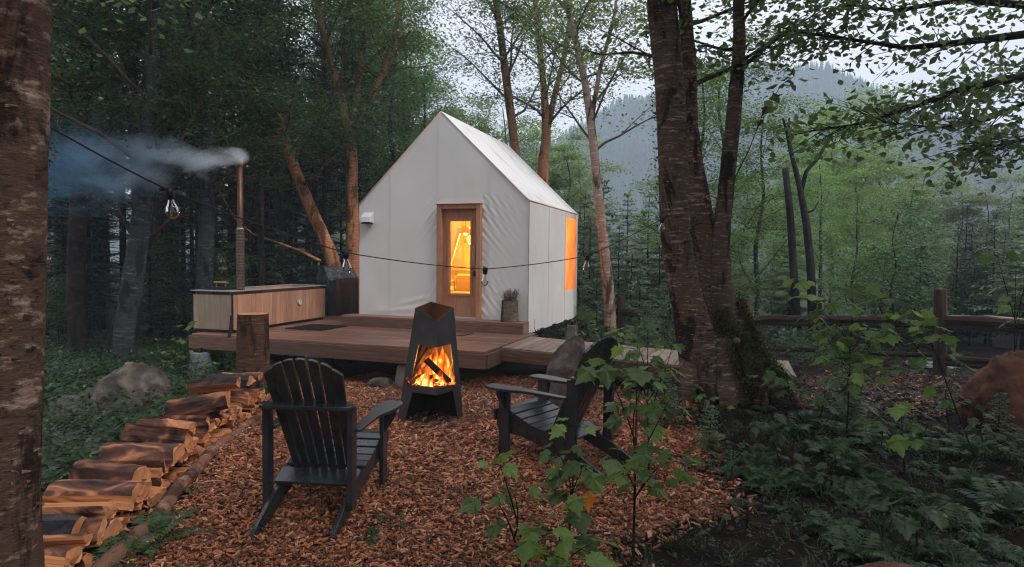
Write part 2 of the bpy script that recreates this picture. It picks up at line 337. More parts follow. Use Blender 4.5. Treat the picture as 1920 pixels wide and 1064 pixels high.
df = t.nodes.new('ShaderNodeBsdfDiffuse'); df.inputs[0].default_value = (.72, .40, .20, 1)
ms = t.nodes.new('ShaderNodeMixShader'); ms.inputs[0].default_value = .45
t.links.new(tl.outputs[0], ms.inputs[1]); t.links.new(df.outputs[0], ms.inputs[2]); t.links.new(ms.outputs[0], o.inputs['Surface']); M['film'] = m
# ================================================================ SETTING
def axis_pts(lo, hi, fine, far, g=1.16):
    a = list(np.arange(lo, hi + 1e-6, fine)); s = fine
    while a[-1] < far: s *= g; a.append(a[-1] + s)
    s = fine
    while a[0] > -far: s *= g; a.insert(0, a[0] - s)
    return np.array(a)
def sheet(name, xs, ys, zf, mat, keep=None, smooth=True):
    X, Y = np.meshgrid(xs, ys); Z = zf(X, Y); nx, ny = len(xs), len(ys)
    V = np.stack([X, Y, Z], -1).reshape(-1, 3)
    i = np.arange(nx * ny).reshape(ny, nx)
    F = np.stack([i[:-1, :-1], i[:-1, 1:], i[1:, 1:], i[1:, :-1]], -1).reshape(-1, 4)
    if keep is not None:
        C = V[F].mean(1); F = F[keep(C[:, 0], C[:, 1])]
        used, inv = np.unique(F, return_inverse=True); V = V[used]; F = inv.reshape(-1, 4)
    return link(name, polymesh(name, V, F, mat, smooth=smooth))
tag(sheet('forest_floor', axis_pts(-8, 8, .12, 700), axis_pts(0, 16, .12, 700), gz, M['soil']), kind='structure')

# the chip-covered clearing: an irregular outline on the ground
EDGE = [gp(*p) for p in [(225, 1062), (345, 900), (470, 760), (560, 722), (700, 700), (930, 700), (1120, 716), (1215, 752), (1290, 800), (1330, 860), (1360, 930), (1290, 985), (1150, 1060)]]
EDGE = [(-1.7, .8)] + [(p.x, p.y) for p in EDGE] + [(.35, 2.2), (.2, .8)]
PATH = [(p.x, p.y) for p in [gp(*q) for q in [(1480, 762), (1440, 725), (1530, 702), (1660, 700), (1800, 706), (1830, 735), (1760, 775), (1600, 780)]]]
def inside(poly, x, y):
    x = np.asarray(x); r = np.zeros(x.shape, bool); n = len(poly)
    for i in range(n):
        x1, y1 = poly[i]; x2, y2 = poly[(i + 1) % n]
        c = ((y1 > y) != (y2 > y)) & (x < (x2 - x1) * (y - y1) / (y2 - y1 + 1e-12) + x1); r ^= c
    return r
def in_mulch(x, y):
    wx = x + .09 * np.sin(y * 5.3 + 1) + .05 * np.sin(y * 13); wy = y + .09 * np.sin(x * 6.1) + .05 * np.sin(x * 14 + 2)
    return inside(EDGE, wx, wy)
def in_path(x, y): return inside(PATH, x + .12 * np.sin(y * 3.3 + 1), y + .12 * np.sin(x * 3.1))
tag(sheet('wood_chip_ground', np.arange(-4, 3.6, .04), np.arange(.6, 10, .04), lambda x, y: gz(x, y) + .006 + .006 * np.sin(x * 31 + 3 * np.sin(y * 23)) * np.sin(y * 29), M['mulch'], in_mulch), kind='structure')
tag(sheet('leaf_litter_path', np.arange(2, 9, .06), np.arange(5, 12, .06), lambda x, y: gz(x, y) + .012, M['pathsoil'], in_path), kind='structure')
rg = np.random.default_rng(5)
def chips(n, fn, bx, rgn, lmin=.014, lmax=.062, name='wood_chips', mat='chips'):
    out = []; tot = 0
    P = np.zeros((0, 2))
    while len(P) < n:
        y = bx[2] * (bx[3] / bx[2]) ** rgn.random(n * 2); x = bx[0] + (bx[1] - bx[0]) * rgn.random(n * 2)
        ok = fn(x, y); P = np.concatenate([P, np.stack([x, y], 1)[ok]])
    P = P[:n]; x, y = P.T
    l = rgn.uniform(lmin, lmax, n) * np.clip(y / 4, .8, 1.5); wd = l * rgn.uniform(.18, .5, n); h = rgn.uniform(.002, .006, n)
    a = rgn.uniform(0, 2 * np.pi, n); ti = rgn.normal(0, .28, n); tj = rgn.normal(0, .35, n)
    u = np.stack([np.cos(a) * np.cos(ti), np.sin(a) * np.cos(ti), np.sin(ti)], 1)
    v = np.stack([-np.sin(a) * np.cos(tj), np.cos(a) * np.cos(tj), np.sin(tj)], 1); nn = np.cross(u, v)
    z = gz(x, y) + .010 + rgn.random(n) * .022 + np.abs(np.sin(ti)) * l * .3
    C = np.stack([x, y, z], 1)
    tp = rgn.uniform(.3, 1, n)
    V = []
    for hh in (0, 1):
        for (i, j) in ((-.5, -.5), (.5, -.5), (.5, .5), (-.5, .5)):
            s = np.where(i > 0, tp, 1.)
            V.append(C + u * (l * i)[:, None] + v * (wd * j * s)[:, None] + nn * (h * (hh - .5) * 2)[:, None])
    V = np.stack(V, 1).reshape(-1, 3); b0 = (np.arange(n) * 8)[:, None, None]
    F = (b0 + np.array([[4, 5, 6, 7], [0, 1, 5, 4], [1, 2, 6, 5], [2, 3, 7, 6], [3, 0, 4, 7]])[None]).reshape(-1, 4)
    tint = np.repeat(np.clip(rgn.beta(1.25, 1.5, n), 0, 1), 8)
    return link(name, polymesh(name, V, F, M[mat], tint))
tag(chips(76000, in_mulch, (-3.6, 3, 1.6, 9.2), rg, .012, .05), 'shredded orange brown wood chips covering the clearing around the fire pit', 'wood chips', kind='stuff')
def near_m(x, y): return (in_mulch(x + .18, y) | in_mulch(x - .18, y) | in_mulch(x, y - .18) | in_mulch(x, y + .18)) & ~in_mulch(x, y)
tag(chips(1800, near_m, (-3.8, 3.3, 1.6, 9.4), rg, name='stray_wood_chips'), 'loose wood chips strewn into the soil along the edge of the clearing', 'wood chips', kind='stuff')
tag(chips(1300, in_path, (2, 9, 5, 12), rg, .02, .055, 'path_wood_chips'), 'scattered wood chips among the leaf litter of the path by the rail fence', 'wood chips', kind='stuff')
tag(chips(5000, in_path, (2, 9, 5, 12), rg, .02, .06, 'fallen_leaves', 'litter'), 'red brown leaf litter on the path in front of the rail fence', 'leaf litter', kind='stuff')
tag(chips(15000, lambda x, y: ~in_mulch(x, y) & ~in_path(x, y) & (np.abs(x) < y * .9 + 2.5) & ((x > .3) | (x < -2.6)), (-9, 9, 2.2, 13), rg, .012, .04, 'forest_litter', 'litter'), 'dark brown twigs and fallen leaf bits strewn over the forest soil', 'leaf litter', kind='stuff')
# small stones and soil crumbs bottom right
a = Acc()
for i in range(900):
    x = rg.uniform(.3, 5.5); y = rg.uniform(2.2, 6.8)
    if in_mulch(np.array([x]), np.array([y]))[0]: continue
    r = rg.uniform(.006, .028); p = np.array([(1, 0, 0), (-1, 0, 0), (0, 1, 0), (0, -1, 0), (0, 0, 1), (0, 0, -1)]) * r * rg.uniform(.5, 1.2, (6, 1))
    a.add(p + np.array(G(x, y, r * .3)), [(0, 2, 4), (2, 1, 4), (1, 3, 4), (3, 0, 4), (2, 0, 5), (1, 2, 5), (3, 1, 5), (0, 3, 5)])
tag(link('pebbles', a.mesh('pebbles', M['rockD'])), 'small dark pebbles scattered over the bare soil at the right', 'pebbles', kind='stuff')

# ---------------------------------------------------------------- mountains and air
def ridge(name, tops, y0, y1, y2, seed, base=-28):
    r_ = np.random.default_rng(seed); tx = np.array([t[0] for t in tops]); th = np.array([t[1] for t in tops])
    def H(x, y):
        h = np.interp(x, tx, th) + 2.2 * np.sin(x * .11 + seed) + 1.3 * np.sin(x * .27)
        f = np.where(y < y1, sm((y - y0) / (y1 - y0)) ** .9, 1 - .6 * sm((y - y1) / (y2 - y1)))
        gully = 5 * np.sin(x * .055 + y * .02 + seed) * np.sin(y * .03 + 1) * (1 - np.abs(2 * sm((y - y0) / (y1 - y0)) - 1))
        return base + (h - base) * f + gully
    tag(sheet(name, np.arange(tx[0], tx[-1], 6.), np.arange(y0, y2, 6.), H, M['mount']), kind='structure')
    return H, tx, y0, y1
def peakpts(pts, y): return [(at(px, py, y).x, at(px, py, y).z) for px, py in pts]
MT = ridge('mountain', [(-260, 20)] + peakpts([(700, 330), (900, 300), (1060, 265), (1180, 200), (1300, 150), (1420, 136), (1500, 142), (1590, 188), (1700, 236), (1850, 262), (1950, 290), (2200, 330)], 330) + [(560, 10)], 150, 330, 430, 3)
HL = ridge('hill', [(40, -10)] + peakpts([(1480, 330), (1620, 262), (1720, 240), (1860, 262), (1950, 285), (2150, 300)], 215) + [(330, 20)], 110, 215, 300, 8)
def spruces(name, label, Hs, n, xr, yr, seed, h0, h1, mat):
    r_ = np.random.default_rng(seed); x = r_.uniform(*xr, n); y = r_.uniform(*yr, n); z = Hs(x, y)
    h = r_.uniform(h0, h1, n); r = h * r_.uniform(.16, .24, n); k = 6
    th = np.arange(k) * 2 * np.pi / k; V = []; 
    tiers = ((.02, 1, .45), (.28, .72, .7), (.55, .45, 1.))
    polys = []
    for (zb, rr, zt) in tiers:
        a0 = r_.uniform(0, 6, n)
        for j in range(k):
            t0 = th[j] + a0; t1 = th[(j + 1) % k] + a0; q = r * rr * (1 if j % 2 else .75)
            p0 = np.stack([x + q * np.cos(t0), y + q * np.sin(t0), z + h * zb], 1)
            p1 = np.stack([x + q * np.cos(t1), y + q * np.sin(t1), z + h * (zb + .03)], 1)
            p2 = np.stack([x, y, z + h * zt], 1); polys.append(np.stack([p0, p1, p2], 1))
    V = np.concatenate(polys); tint = np.tile(r_.random(n), 18)
    tag(link(name, fastmesh(name, V, 3, mat, tint)), label, 'far woodland', kind='stuff')
spruces('mountain_forest', 'dense spruce forest covering the hazy blue mountain', MT[0], 11000, (-60, 380), (160, 338), 2, 2.5, 5.5, M['needle'])
spruces('hill_forest', 'spruce forest on the lower hazy ridge at the right', HL[0], 5000, (70, 260), (112, 220), 4, 2, 4.5, M['needle'])
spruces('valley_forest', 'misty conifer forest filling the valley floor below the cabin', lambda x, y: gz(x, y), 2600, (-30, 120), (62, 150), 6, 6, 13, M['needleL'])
hz = Acc(); hz.box((60, 195, 38), (820, 540, 160))
ho = link('haze', hz.mesh('haze', bpy.data.materials.new('haze_air')))
m = ho.data.materials[0]; m.use_nodes = True; t = m.node_tree; t.nodes.clear(); o_ = t.nodes.new('ShaderNodeOutputMaterial')
pv = t.nodes.new('ShaderNodeVolumePrincipled'); pv.inputs['Color'].default_value = (.72, .86, 1, 1); pv.inputs['Density'].default_value = .0021; pv.inputs['Anisotropy'].default_value = 0
t.links.new(pv.outputs[0], o_.inputs['Volume']); tag(ho, 'pale evening mist hanging in the air of the valley', 'haze', kind='stuff')

# ================================================================ CABIN
YAW = math.radians(-19.3); U = Vector((math.cos(YAW), math.sin(YAW), 0)); Vv = Vector((-math.sin(YAW), math.cos(YAW), 0))
DZ = .40; C0 = Vector((-.35, 8.53, 0))                    # deck front right corner
def dk(u, v, z=0): return C0 + U * u + Vv * v + Vector((0, 0, z))
FZ = .58; HW = 1.65; LEN = 3.45; EH = 2.03; RH = 3.62
cab = thing('cabin', 'white canvas gable cabin on a raised wooden deck with a lit glass door', 'cabin', dk(-1.80, 2.34, FZ), YAW)
DX0, DX1, DH = -.03, .80, 2.0                            # door frame opening
def roofz(x): return EH + (RH - EH) * (1 - abs(x) / HW)
def wrinkle(x, z):
    s = 0.
    dl = DX0 - x; dr = x - DX1
    for d, sg in ((dl, 1), (dr, -1)):
        k = .62 * (1 + .6 * np.sin(z * 3.7 + 1)) * np.exp(-np.clip(d, 0, 9) / .24) * (d > -.01) * (z < DH + .15)
        s = s + k * (.008 * np.sin((z * 1. + d * 1.5) * 30 + 2 * np.sin(z * 5)) + .005 * np.sin((z + d * 1.1) * 53 + 1.5 * sg))
    s = s + .006 * np.sin(x * 9 + 2 * np.sin(z * 2.1)) * np.exp(-z / .35) + .004 * np.sin(x * 3.1 + z * 2.3)
    s = s + .012 * np.exp(-((x + .75) / .5) ** 2 - ((z - .12 - .12 * (x + .75)) / .05) ** 2) + .010 * np.exp(-((x + .5) / .4) ** 2 - ((z - .3 - .25 * (x + .5)) / .04) ** 2)
    return s * np.clip(z / .1, 0, 1)
fa = Acc()
def fpatch(xs, z0, z1f, nz):
    xs = np.array(xs); V = []
    for x in xs:
        zt = z1f(x)
        for k in range(nz + 1):
            z = z0 + (zt - z0) * k / nz; V.append((x, -float(wrinkle(x, z)), z))
    n = nz + 1; fa.add(V, [(i * n + k, (i + 1) * n + k, (i + 1) * n + k + 1, i * n + k + 1) for i in range(len(xs) - 1) for k in range(nz)])
fpatch(np.linspace(-HW, DX0, 90), 0, roofz, 150)
fpatch(np.linspace(DX0, DX1, 40), DH, roofz, 60)
fpatch(np.linspace(DX1, HW, 50), 0, roofz, 150)
part('front_wall', fa, M['canvas'], cab, smooth=True)
a = Acc()                                                # stitched seams of the canvas
for sx in (-1.0, -.05 - .0, .93): 
    z0 = DH + .05 if DX0 - .1 < sx < DX1 else .02
    a.box((sx, -.0125, (z0 + roofz(sx)) / 2), (.006, .004, roofz(sx) - z0 - .03))
sa = part('canvas_seam', a, mnoise('seam', (.62, .61, .59), (.68, .67, .65), 5, bs=0), cab); sa['kind'] = 'stuff'
# side walls (right one with the window), rear wall, skirt
WY0, WY1, WZ0, WZ1 = 2.42, 3.32, .42, 1.93
a = Acc()
def spatch(x, y0, y1, z0, z1, ny, nz):
    V = []
    for i in range(ny + 1):
        y = y0 + (y1 - y0) * i / ny
        for k in range(nz + 1):
            z = z0 + (z1 - z0) * k / nz
            d = .004 * math.sin(y * 7 + z * 1.4) + .003 * math.sin(y * 15 + 2 * math.sin(z * 3)) + (.010 * math.sin(y * 42) * math.exp(-max(z + .2, 0) / .35) if y < .7 else 0)
            e = min(1, min(y - 0, LEN - y) / .05 if 0 < y < LEN else 0); V.append((x + d * e * (1 if x > 0 else -1), y, z))
    n = nz + 1; F = [(i * n + k, (i + 1) * n + k, (i + 1) * n + k + 1, i * n + k + 1) for i in range(ny) for k in range(nz)]
    a.add(V, F if x > 0 else [f[::-1] for f in F])
spatch(HW, 0, WY0, -.20, EH, 70, 50); spatch(HW, WY1, LEN, -.20, EH, 6, 40)
spatch(HW, WY0, WY1, -.20, WZ0, 20, 10); spatch(HW, WY0, WY1, WZ1, EH, 20, 3)
part('side_wall', a, M['canvasS'], cab, smooth=True)
a = Acc(); spatch(-HW, 0, LEN, -.02, EH, 50, 30); part('side_wall', a, M['canvasS'], cab, smooth=True)
a = Acc(); a.add([(-HW, LEN, 0), (HW, LEN, 0), (HW, LEN, EH), (0, LEN, RH), (-HW, LEN, EH)], [(0, 4, 3, 2, 1)]); part('rear_wall', a, M['canvasS'], cab)
for sy, zz in ((1.18, 1), (WY0 - .02, 1)):
    a = Acc(); a.box((HW + .007, sy, (EH - .2) / 2 + .0), (.006, .008, EH + .16)); part('canvas_seam', a, bpy.data.materials['seam'], cab)
w_ = Acc(); w_.box((HW - .008, (WY0 + WY1) / 2, (WZ0 + WZ1) / 2), (.006, WY1 - WY0 + .04, WZ1 - WZ0 + .04))
win = part('window', w_, M['film'], cab)
a = Acc()
for q, (y0, z0, y1, z1) in enumerate([(WY0 + .05, WZ0 + .05, WY1 - .05, WZ1 - .3), (WY1 - .05, WZ0 + .1, WY0 + .1, WZ1 - .5)]):
    a.tube([(HW - .1, y0, z0), (HW - .1, y1, z1)], .02, 5)
part('window_brace', a, M['inwall'], win)
# roof
for sgn, nm in ((1, 'roof'), (-1, 'roof')):
    a = Acc(); V = []; nu, nv = 40, 24
    for i in range(nu + 1):
        y = -.012 + (LEN + .024) * i / nu
        for k in range(nv + 1):
            x = (HW + .008) * k / nv; z = roofz(min(x, HW)) + .012 - .012 * math.sin(math.pi * k / nv) * math.sin(math.pi * ((y * 1.7) % 1)) - (.02 if 0 else 0)
            V.append((sgn * x, y, z))
    n = nv + 1; F = [(i * n + k, i * n + k + 1, (i + 1) * n + k + 1, (i + 1) * n + k) for i in range(nu) for k in range(nv)]
    a.add(V, F if sgn < 0 else [f[::-1] for f in F])
    o = part(nm, a, M['canvasR'], cab, smooth=True)
    o.modifiers.new('s', 'SOLIDIFY').thickness = .008
for yy in (1.18, 2.3):
    a = Acc(); a.tube([(0.01, yy, RH + .016), (HW, yy, EH + .012)], .006, 4); part('roof_seam', a, bpy.data.materials['seam'], cab)
a = Acc()                                                # corner and gable piping
a.tube([(-HW, -.012, 0), (-HW, -.012, EH), (0, -.012, RH + .01), (HW, -.012, EH), (HW, -.012, -.18)], .007, 5)
part('edge_piping', a, mnoise('piping', (.36, .22, .17), (.5, .36, .3), 5, bs=0), cab)
a = Acc()                                                # floor frame
a.box((0, LEN / 2, -.06), (HW * 2 - .06, LEN - .06, .1)); part('floor', a, M['inwall'], cab)
for x in (-1.4, 0, 1.4):
    a = Acc(); a.box((x, LEN / 2, -.21), (.09, LEN - .1, .19)); part('floor_beam', a, M['joist'], cab)
a = Acc(); a.tube([(HW + .03, .28, .02), (HW + .05, .22, -.02), (HW + .04, .2, -.1), (HW + .06, .27, -.2), (HW + .09, .42, -.3)], .005, 5)
part('cord', a, M['cable'], cab, label='thin dark cord dangling at the foot of the side wall')
# door
fr = Acc(); T = .085
fr.box((DX0 + T / 2, -.02, DH / 2), (T, .14, DH)); fr.box((DX1 - T / 2, -.02, DH / 2), (T, .14, DH)); fr.box(((DX0 + DX1) / 2, -.02, DH - T / 2 + .003), (DX1 - DX0 - 2 * T, .13, T))
fr.box(((DX0 + DX1) / 2, -.03, DH + .006), (DX1 - DX0 + .03, .17, .012))
part('door_frame', fr, M['trim'], cab, bevel=.006)
fr = Acc(); fr.box(((DX0 + DX1) / 2, .075, DH - .085), (DX1 - DX0 - .06, .03, .10)); fr.box((DX0 + .085, .075, .95), (.05, .03, 1.82)); fr.box((DX1 - .085, .075, .95), (.05, .03, 1.82)); part('door_stop', fr, M['trim'], cab)
d0, d1 = DX0 + T + .004, DX1 - T - .004; dc = (d0 + d1) / 2; dw = d1 - d0
d = Acc(); gx0, gx1, gz0, gz1 = d0 + .125, d1 - .125, .44, 1.72
d.box((d0 + .0625, .03, .97), (.125, .05, 1.86)); d.box((d1 - .0625, .03, .97), (.125, .05, 1.86))
d.box((dc, .031, (.04 + gz0) / 2), (dw - .25, .05, gz0 - .04)); d.box((dc, .031, (gz1 + 1.911) / 2), (dw - .25, .05, 1.911 - gz1))
dr = part('door', d, M['door'], cab, bevel=.002)
g = Acc(); e = .045
g.box((gx0 - e / 2 + .01, -.003, (gz0 + gz1) / 2), (e, .02, gz1 - gz0 + 2 * e - .02)); g.box((gx1 + e / 2 - .01, -.003, (gz0 + gz1) / 2), (e, .02, gz1 - gz0 + 2 * e - .02))
g.box((dc, -.003, gz0 - e / 2 + .01), (gx1 - gx0 - .02, .019, e)); g.box((dc, -.003, gz1 + e / 2 - .01), (gx1 - gx0 - .02, .019, e))
part('glazing_frame', g, M['trim'], dr, bevel=.005)
g = Acc(); g.box((dc, .03, (gz0 + gz1) / 2), (gx1 - gx0 + .004, .006, gz1 - gz0 + .004)); part('glass_pane', g, M['glass'], dr)
g = Acc(); g.ext([(-.022, -.18), (.02, -.2), (.026, 0), (.022, .18), (-.02, .16), (-.028, .02)], .03, Matrix.Translation((d1 - .045, -.05, 1.12)) @ Matrix.Rotation(math.pi / 2, 4, 'X'))
g.box((d1 - .045, -.02, 1.25), (.02, .05, .02)); g.box((d1 - .045, -.02, 1.0), (.02, .05, .02)); part('door_handle', g, M['door'], dr, bevel=.004)
g = Acc(); g.box((d1 - .04, -.012, .80), (.05, .03, .09)); part('lock', g, M['black'], dr, bevel=.006)
g = Acc(); g.box((dc, -.035, .022), (dw + .02, .12, .036)); part('threshold', g, M['metal'], cab, bevel=.004)
# wall lamp
g = Acc(); g.add([(-1.54, 0, 1.62), (-1.34, 0, 1.62), (-1.34, 0, 1.82), (-1.54, 0, 1.82), (-1.54, -.15, 1.635), (-1.34, -.15, 1.635), (-1.34, -.13, 1.73), (-1.54, -.13, 1.73)],
      [(0, 1, 2, 3), (4, 7, 6, 5), (0, 3, 7, 4), (1, 5, 6, 2), (3, 2, 6, 7), (0, 4, 5, 1)])
wl = part('wall_vent_hood', g, M['white'], cab, loc=(0, -.012, .07), bevel=.003)
g = Acc(); g.box((-1.445, -.06, 1.615), (.2, .1, .015)); part('vent_grille', g, M['black'], wl, bevel=.002)
for zz in (1.15,):
    g = Acc(); g.tube([(-HW - .01, -.02, zz), (-HW - .03, -.02, zz + .01), (-HW - .03, -.02, zz - .03)], .005, 5); part('hook', g, M['white'], cab)
# interior seen through the door
g = Acc()
g.add([(-HW + .06, .08, .005), (HW - .06, .08, .005), (HW - .06, LEN - .06, .005), (-HW + .06, LEN - .06, .005)], [(0, 1, 2, 3)])
g.add([(-HW + .05, LEN - .05, 0), (HW - .05, LEN - .05, 0), (HW - .05, LEN - .05, EH), (0, LEN - .05, RH - .05), (-HW + .05, LEN - .05, EH)], [(4, 3, 2, 1, 0)])
g.add([(-HW + .05, .08, 0), (-HW + .05, LEN - .05, 0), (-HW + .05, LEN - .05, EH), (-HW + .05, .08, EH)], [(0, 1, 2, 3)])
g.add([(-HW + .05, .08, EH - .01), (-HW + .05, LEN - .05, EH - .01), (0, LEN - .05, RH - .06), (0, .08, RH - .06)], [(0, 1, 2, 3)])
g.add([(HW - .05, .08, EH - .01), (HW - .05, LEN - .05, EH - .01), (0, LEN - .05, RH - .06), (0, .08, RH - .06)], [(3, 2, 1, 0)])
part('interior_lining', g, M['inwall'], cab)
for i in range(9):
    g = Acc(); g.box((-HW + .25 + i * .36, LEN - .062, 1.0), (.012, .01, 2.0)); part('wall_batten', g, M['inwall'], cab)
cabM = Matrix.Translation(cab.location) @ Matrix.Rotation(YAW, 4, 'Z')
def interior(name, label, cat, loc): return thing(name, label, cat, cabM @ Vector(loc), YAW)
cabI = cabM.inverted()
def loc_at(px, py, d): return tuple(cabI @ at(px, py, d))
bq = loc_at(868, 560, 13.2)
bk = interior('bunk_bed', 'yellow lit wooden bunk frame seen through the glass door', 'bed', (bq[0], bq[1], 0))
for x in (-.75, .85):
    for y in (-.5, .6): g = Acc(); g.box((x, y, .75), (.07, .07, 1.5)); part('bed_post', g, M['inwall'], bk)
for z in (.28, .78):
    g = Acc(); g.box((.05, -.5, z), (1.55, .04, .1)); g.box((.05, .6, z), (1.55, .04, .1)); part('bed_rail', g, M['inwall'], bk)
g = Acc(); g.box((-.1, -.3, 1.15), (.06, .05, 1.1), rot=Matrix.Rotation(.3, 4, 'Y')); part('ladder_rail', g, M['inwall'], bk)
g = Acc(); g.box((.05, .05, .38), (1.5, 1.0, .16)); part('mattress', g, M['inbed'], bk, bevel=.04)
bq = loc_at(868, 560, 12.3)
ch = interior('armchair', 'low wooden armchair with square cushions just inside the door', 'armchair', (bq[0], bq[1], 0))
g = Acc(); g.box((0, 0, .34), (.5, .5, .16)); part('seat_cushion', g, M['inbed'], ch, bevel=.04)
g = Acc(); g.box((.0, .26, .56), (.5, .14, .4)); part('back_cushion', g, M['inbed'], ch, bevel=.04)
for s in (-.29, .29):
    g = Acc(); g.tube([(s, -.26, 0), (s, -.26, .55), (s, -.2, .62), (s, .2, .62), (s, .3, .3), (s, .32, 0)], .022, 6); part('arm_frame', g, M['inwall'], ch)
for (x, y, z, lb) in ((*loc_at(873, 437, 12.5), 'round glowing pendant lamp nearest the door glass'), (*loc_at(882, 455, 13.3), 'second pendant lamp hanging deeper inside the cabin')):
    p = interior('pendant_lamp', lb, 'lamp', (x, y, z)); p['group'] = 'pendant lamps inside the cabin'
    g = Acc(); n = 12
    prof = [(.02, .14), (.07, .12), (.12, .07), (.14, 0), (.135, -.01)]
    V = [(r * math.cos(k * 2 * math.pi / n), r * math.sin(k * 2 * math.pi / n), zz) for r, zz in prof for k in range(n)]
    g.add(V, [(i * n + k, i * n + (k + 1) % n, (i + 1) * n + (k + 1) % n, (i + 1) * n + k) for i in range(len(prof) - 1) for k in range(n)])
    part('lamp_shade', g, M['inbed'], p, smooth=True)
    bm = bmesh.new(); bmesh.ops.create_icosphere(bm, subdivisions=2, radius=.045); me = bpy.data.meshes.new('bulb'); bm.to_mesh(me); bm.free(); me.materials.append(M['lampglow'])
    part('bulb', me, None, p, loc=(0, 0, .0))
    g = Acc(); g.tube([(0, 0, .14), (0, 0, 3.0 - z + .2)], .005, 4); part('lamp_cord', g, M['cable'], p)
pl = bpy.data.lights.new('pendant_light', 'POINT'); pl.energy = 210; pl.color = (1, .60, .17); pl.shadow_soft_size = .12
po = bpy.data.objects.new('pendant_light', pl); S.collection.objects.link(po); po.location = cabM @ Vector((.2, 1.75, 1.75))

# ================================================================ DECK
deck = thing('deck', 'reddish brown plank deck carrying the cabin and the wooden hot tub', 'deck', C0, YAW)
BW = .138
def boards(y0, y1, x0, x1, par, mat, zt, bw=BW, th=.032, rr=random.Random(3)):
    y = y0
    while y < y1 - .02:
        w1 = min(bw, y1 - y) - .012
        o = link('board', cbox(x1 - x0, w1, th, .003, mat), par, ((x0 + x1) / 2, y + w1 / 2, zt - th / 2 + rr.uniform(-.0015, .0015))); y += bw
boards(0, 2.3, -5.05, 0, deck, M['deck'], DZ)
boards(2.3 + .008, 6.9, -5.05, -3.5, deck, M['deck'], DZ)
boards(2.3 + .008, 5.8, -3.49, -.15, deck, M['joist'], DZ)
for nm, c, d in (('fascia_board', (-2.525, -.022, DZ - .135), (5.09, .04, .20)), ('fascia_board', (.022, 1.15, DZ - .135), (.04, 2.30, .20)), ('fascia_board', (-5.072, 3.45, DZ - .135), (.04, 6.94, .20))):
    part(nm, cbox(d[0], d[1], d[2], .004, M['fascia']), None, deck, c)
for i in range(9):
    part('joist', cbox(.045, 6.6 if i < 3 else 2.2, .16, 0, M['joist']), None, deck, (-4.8 + i * .58, 3.45 if i < 3 else 1.15, DZ - .12))
# nail heads of the nearest boards are flat marks too small to matter; skipped
stp = thing('step', 'low red wooden step running along the foot of the cabin front', 'step', dk(-1.87, 2.16), YAW)
sw = 3.48
for j in range(2): part('tread_board', cbox(sw, .165, .03, .003, M['deck']), None, stp, (0, -.085 + j * .172, DZ + .175))
part('riser_board', cbox(1.55, .03, .155, .003, M['fascia']), None, stp, (-.955, -.155, DZ + .08)); part('riser_board', cbox(1.9, .03, .155, .003, M['fascia']), None, stp, (.775, -.155, DZ + .081))
part('end_board', cbox(.03, .29, .155, .003, M['ramp']), None, stp, (sw / 2 - .012, .01, DZ + .08)); part('end_board', cbox(.03, .29, .155, .003, M['fascia']), None, stp, (-sw / 2 + .012, .01, DZ + .08))
# boardwalk ramp to the right
rl = 3.85; dz = -.155; tl = math.atan2(dz, rl)
rp = thing('boardwalk', 'pale weathered plank boardwalk sloping from the deck past the birch clump', 'boardwalk', dk(.03, .54, DZ - .005), YAW)
nb = 29; rr = random.Random(4)
for i in range(nb):
    x = (i + .5) * rl / nb; part('board', cbox(rl / nb - .009, 1.36, .03, .003, M['ramp']), None, rp, (x, .68 + rr.uniform(-.008, .008), -.016 + x / rl * dz), (0, -tl, 0))
for yy in (-.012, 1.372): part('side_beam', cbox(rl, .04, .17, .004, M['fascia']), None, rp, (rl / 2, yy, -.105 + dz / 2), (0, -tl, 0))
def pier(x, y, top, label, mat='concrete', sc=1.):
    zb = float(gz(x, y)) - .05; h = top - zb - .06; p = thing('concrete_pier', label, 'pier', (x, y, zb), YAW, 'concrete piers carrying deck and cabin')
    a = Acc(); b, t2 = .15 * sc, .105 * sc
    a.add([(-b, -b, 0), (b, -b, 0), (b, b, 0), (-b, b, 0), (-t2, -t2, h), (t2, -t2, h), (t2, t2, h), (-t2, t2, h)], [(3, 2, 1, 0), (4, 5, 6, 7), (0, 1, 5, 4), (1, 2, 6, 5), (2, 3, 7, 6), (3, 0, 4, 7)])
    part('block', a, M[mat], p, bevel=.018)
    a = Acc(); a.box((0, 0, h + .03), (.05, .05, .07)); a.box((0, 0, h + .005), (.1, .1, .012)); part('bracket', a, M['black'], p)
q = at(376, 690, 10.05); pier(q.x, q.y, DZ - .22, 'tapered blue grey concrete pier under the left corner of the deck')
q = dk(-1.28, .14); pier(q.x, q.y, DZ - .22, 'stained concrete pier under the front edge of the deck beside the steel fire pit', 'concreteW', .85)
q = dk(-2.9, .25); pier(q.x, q.y, DZ - .22, 'shadowed pier under the deck behind the left garden chair')
q = dk(-.25, 5.62); pier(q.x + .05, q.y, FZ - .3, 'concrete pier under the rear right corner of the cabin', 'concreteW')
q = dk(.9, .75); pier(q.x, q.y, .16, 'dark low pier under the boardwalk beside the leaning boulder', 'concreteW', .8)
mt = thing('door_mat', 'rust brown coir doormat lying in front of the cabin step', 'doormat', dk(-1.25, 1.62, DZ + .002), YAW)
part('mat', cbox(.62, .42, .016, .003, M['coir']), None, mt, (0, 0, .01))
mt = thing('rubber_mat', 'black perforated rubber mat on the deck beside the hot tub', 'mat', dk(-3.75, 1.5, DZ + .002), YAW)
for i in range(14):
    part('mat_rib', cbox(.022, .78, .014, 0, M['rubber']), None, mt, (-.38 + i * .055, 0, .009))
for i in range(12):
    part('mat_rib', cbox(.75, .02, .012, 0, M['rubber']), None, mt, (-.02, -.37 + i * .067, .007))
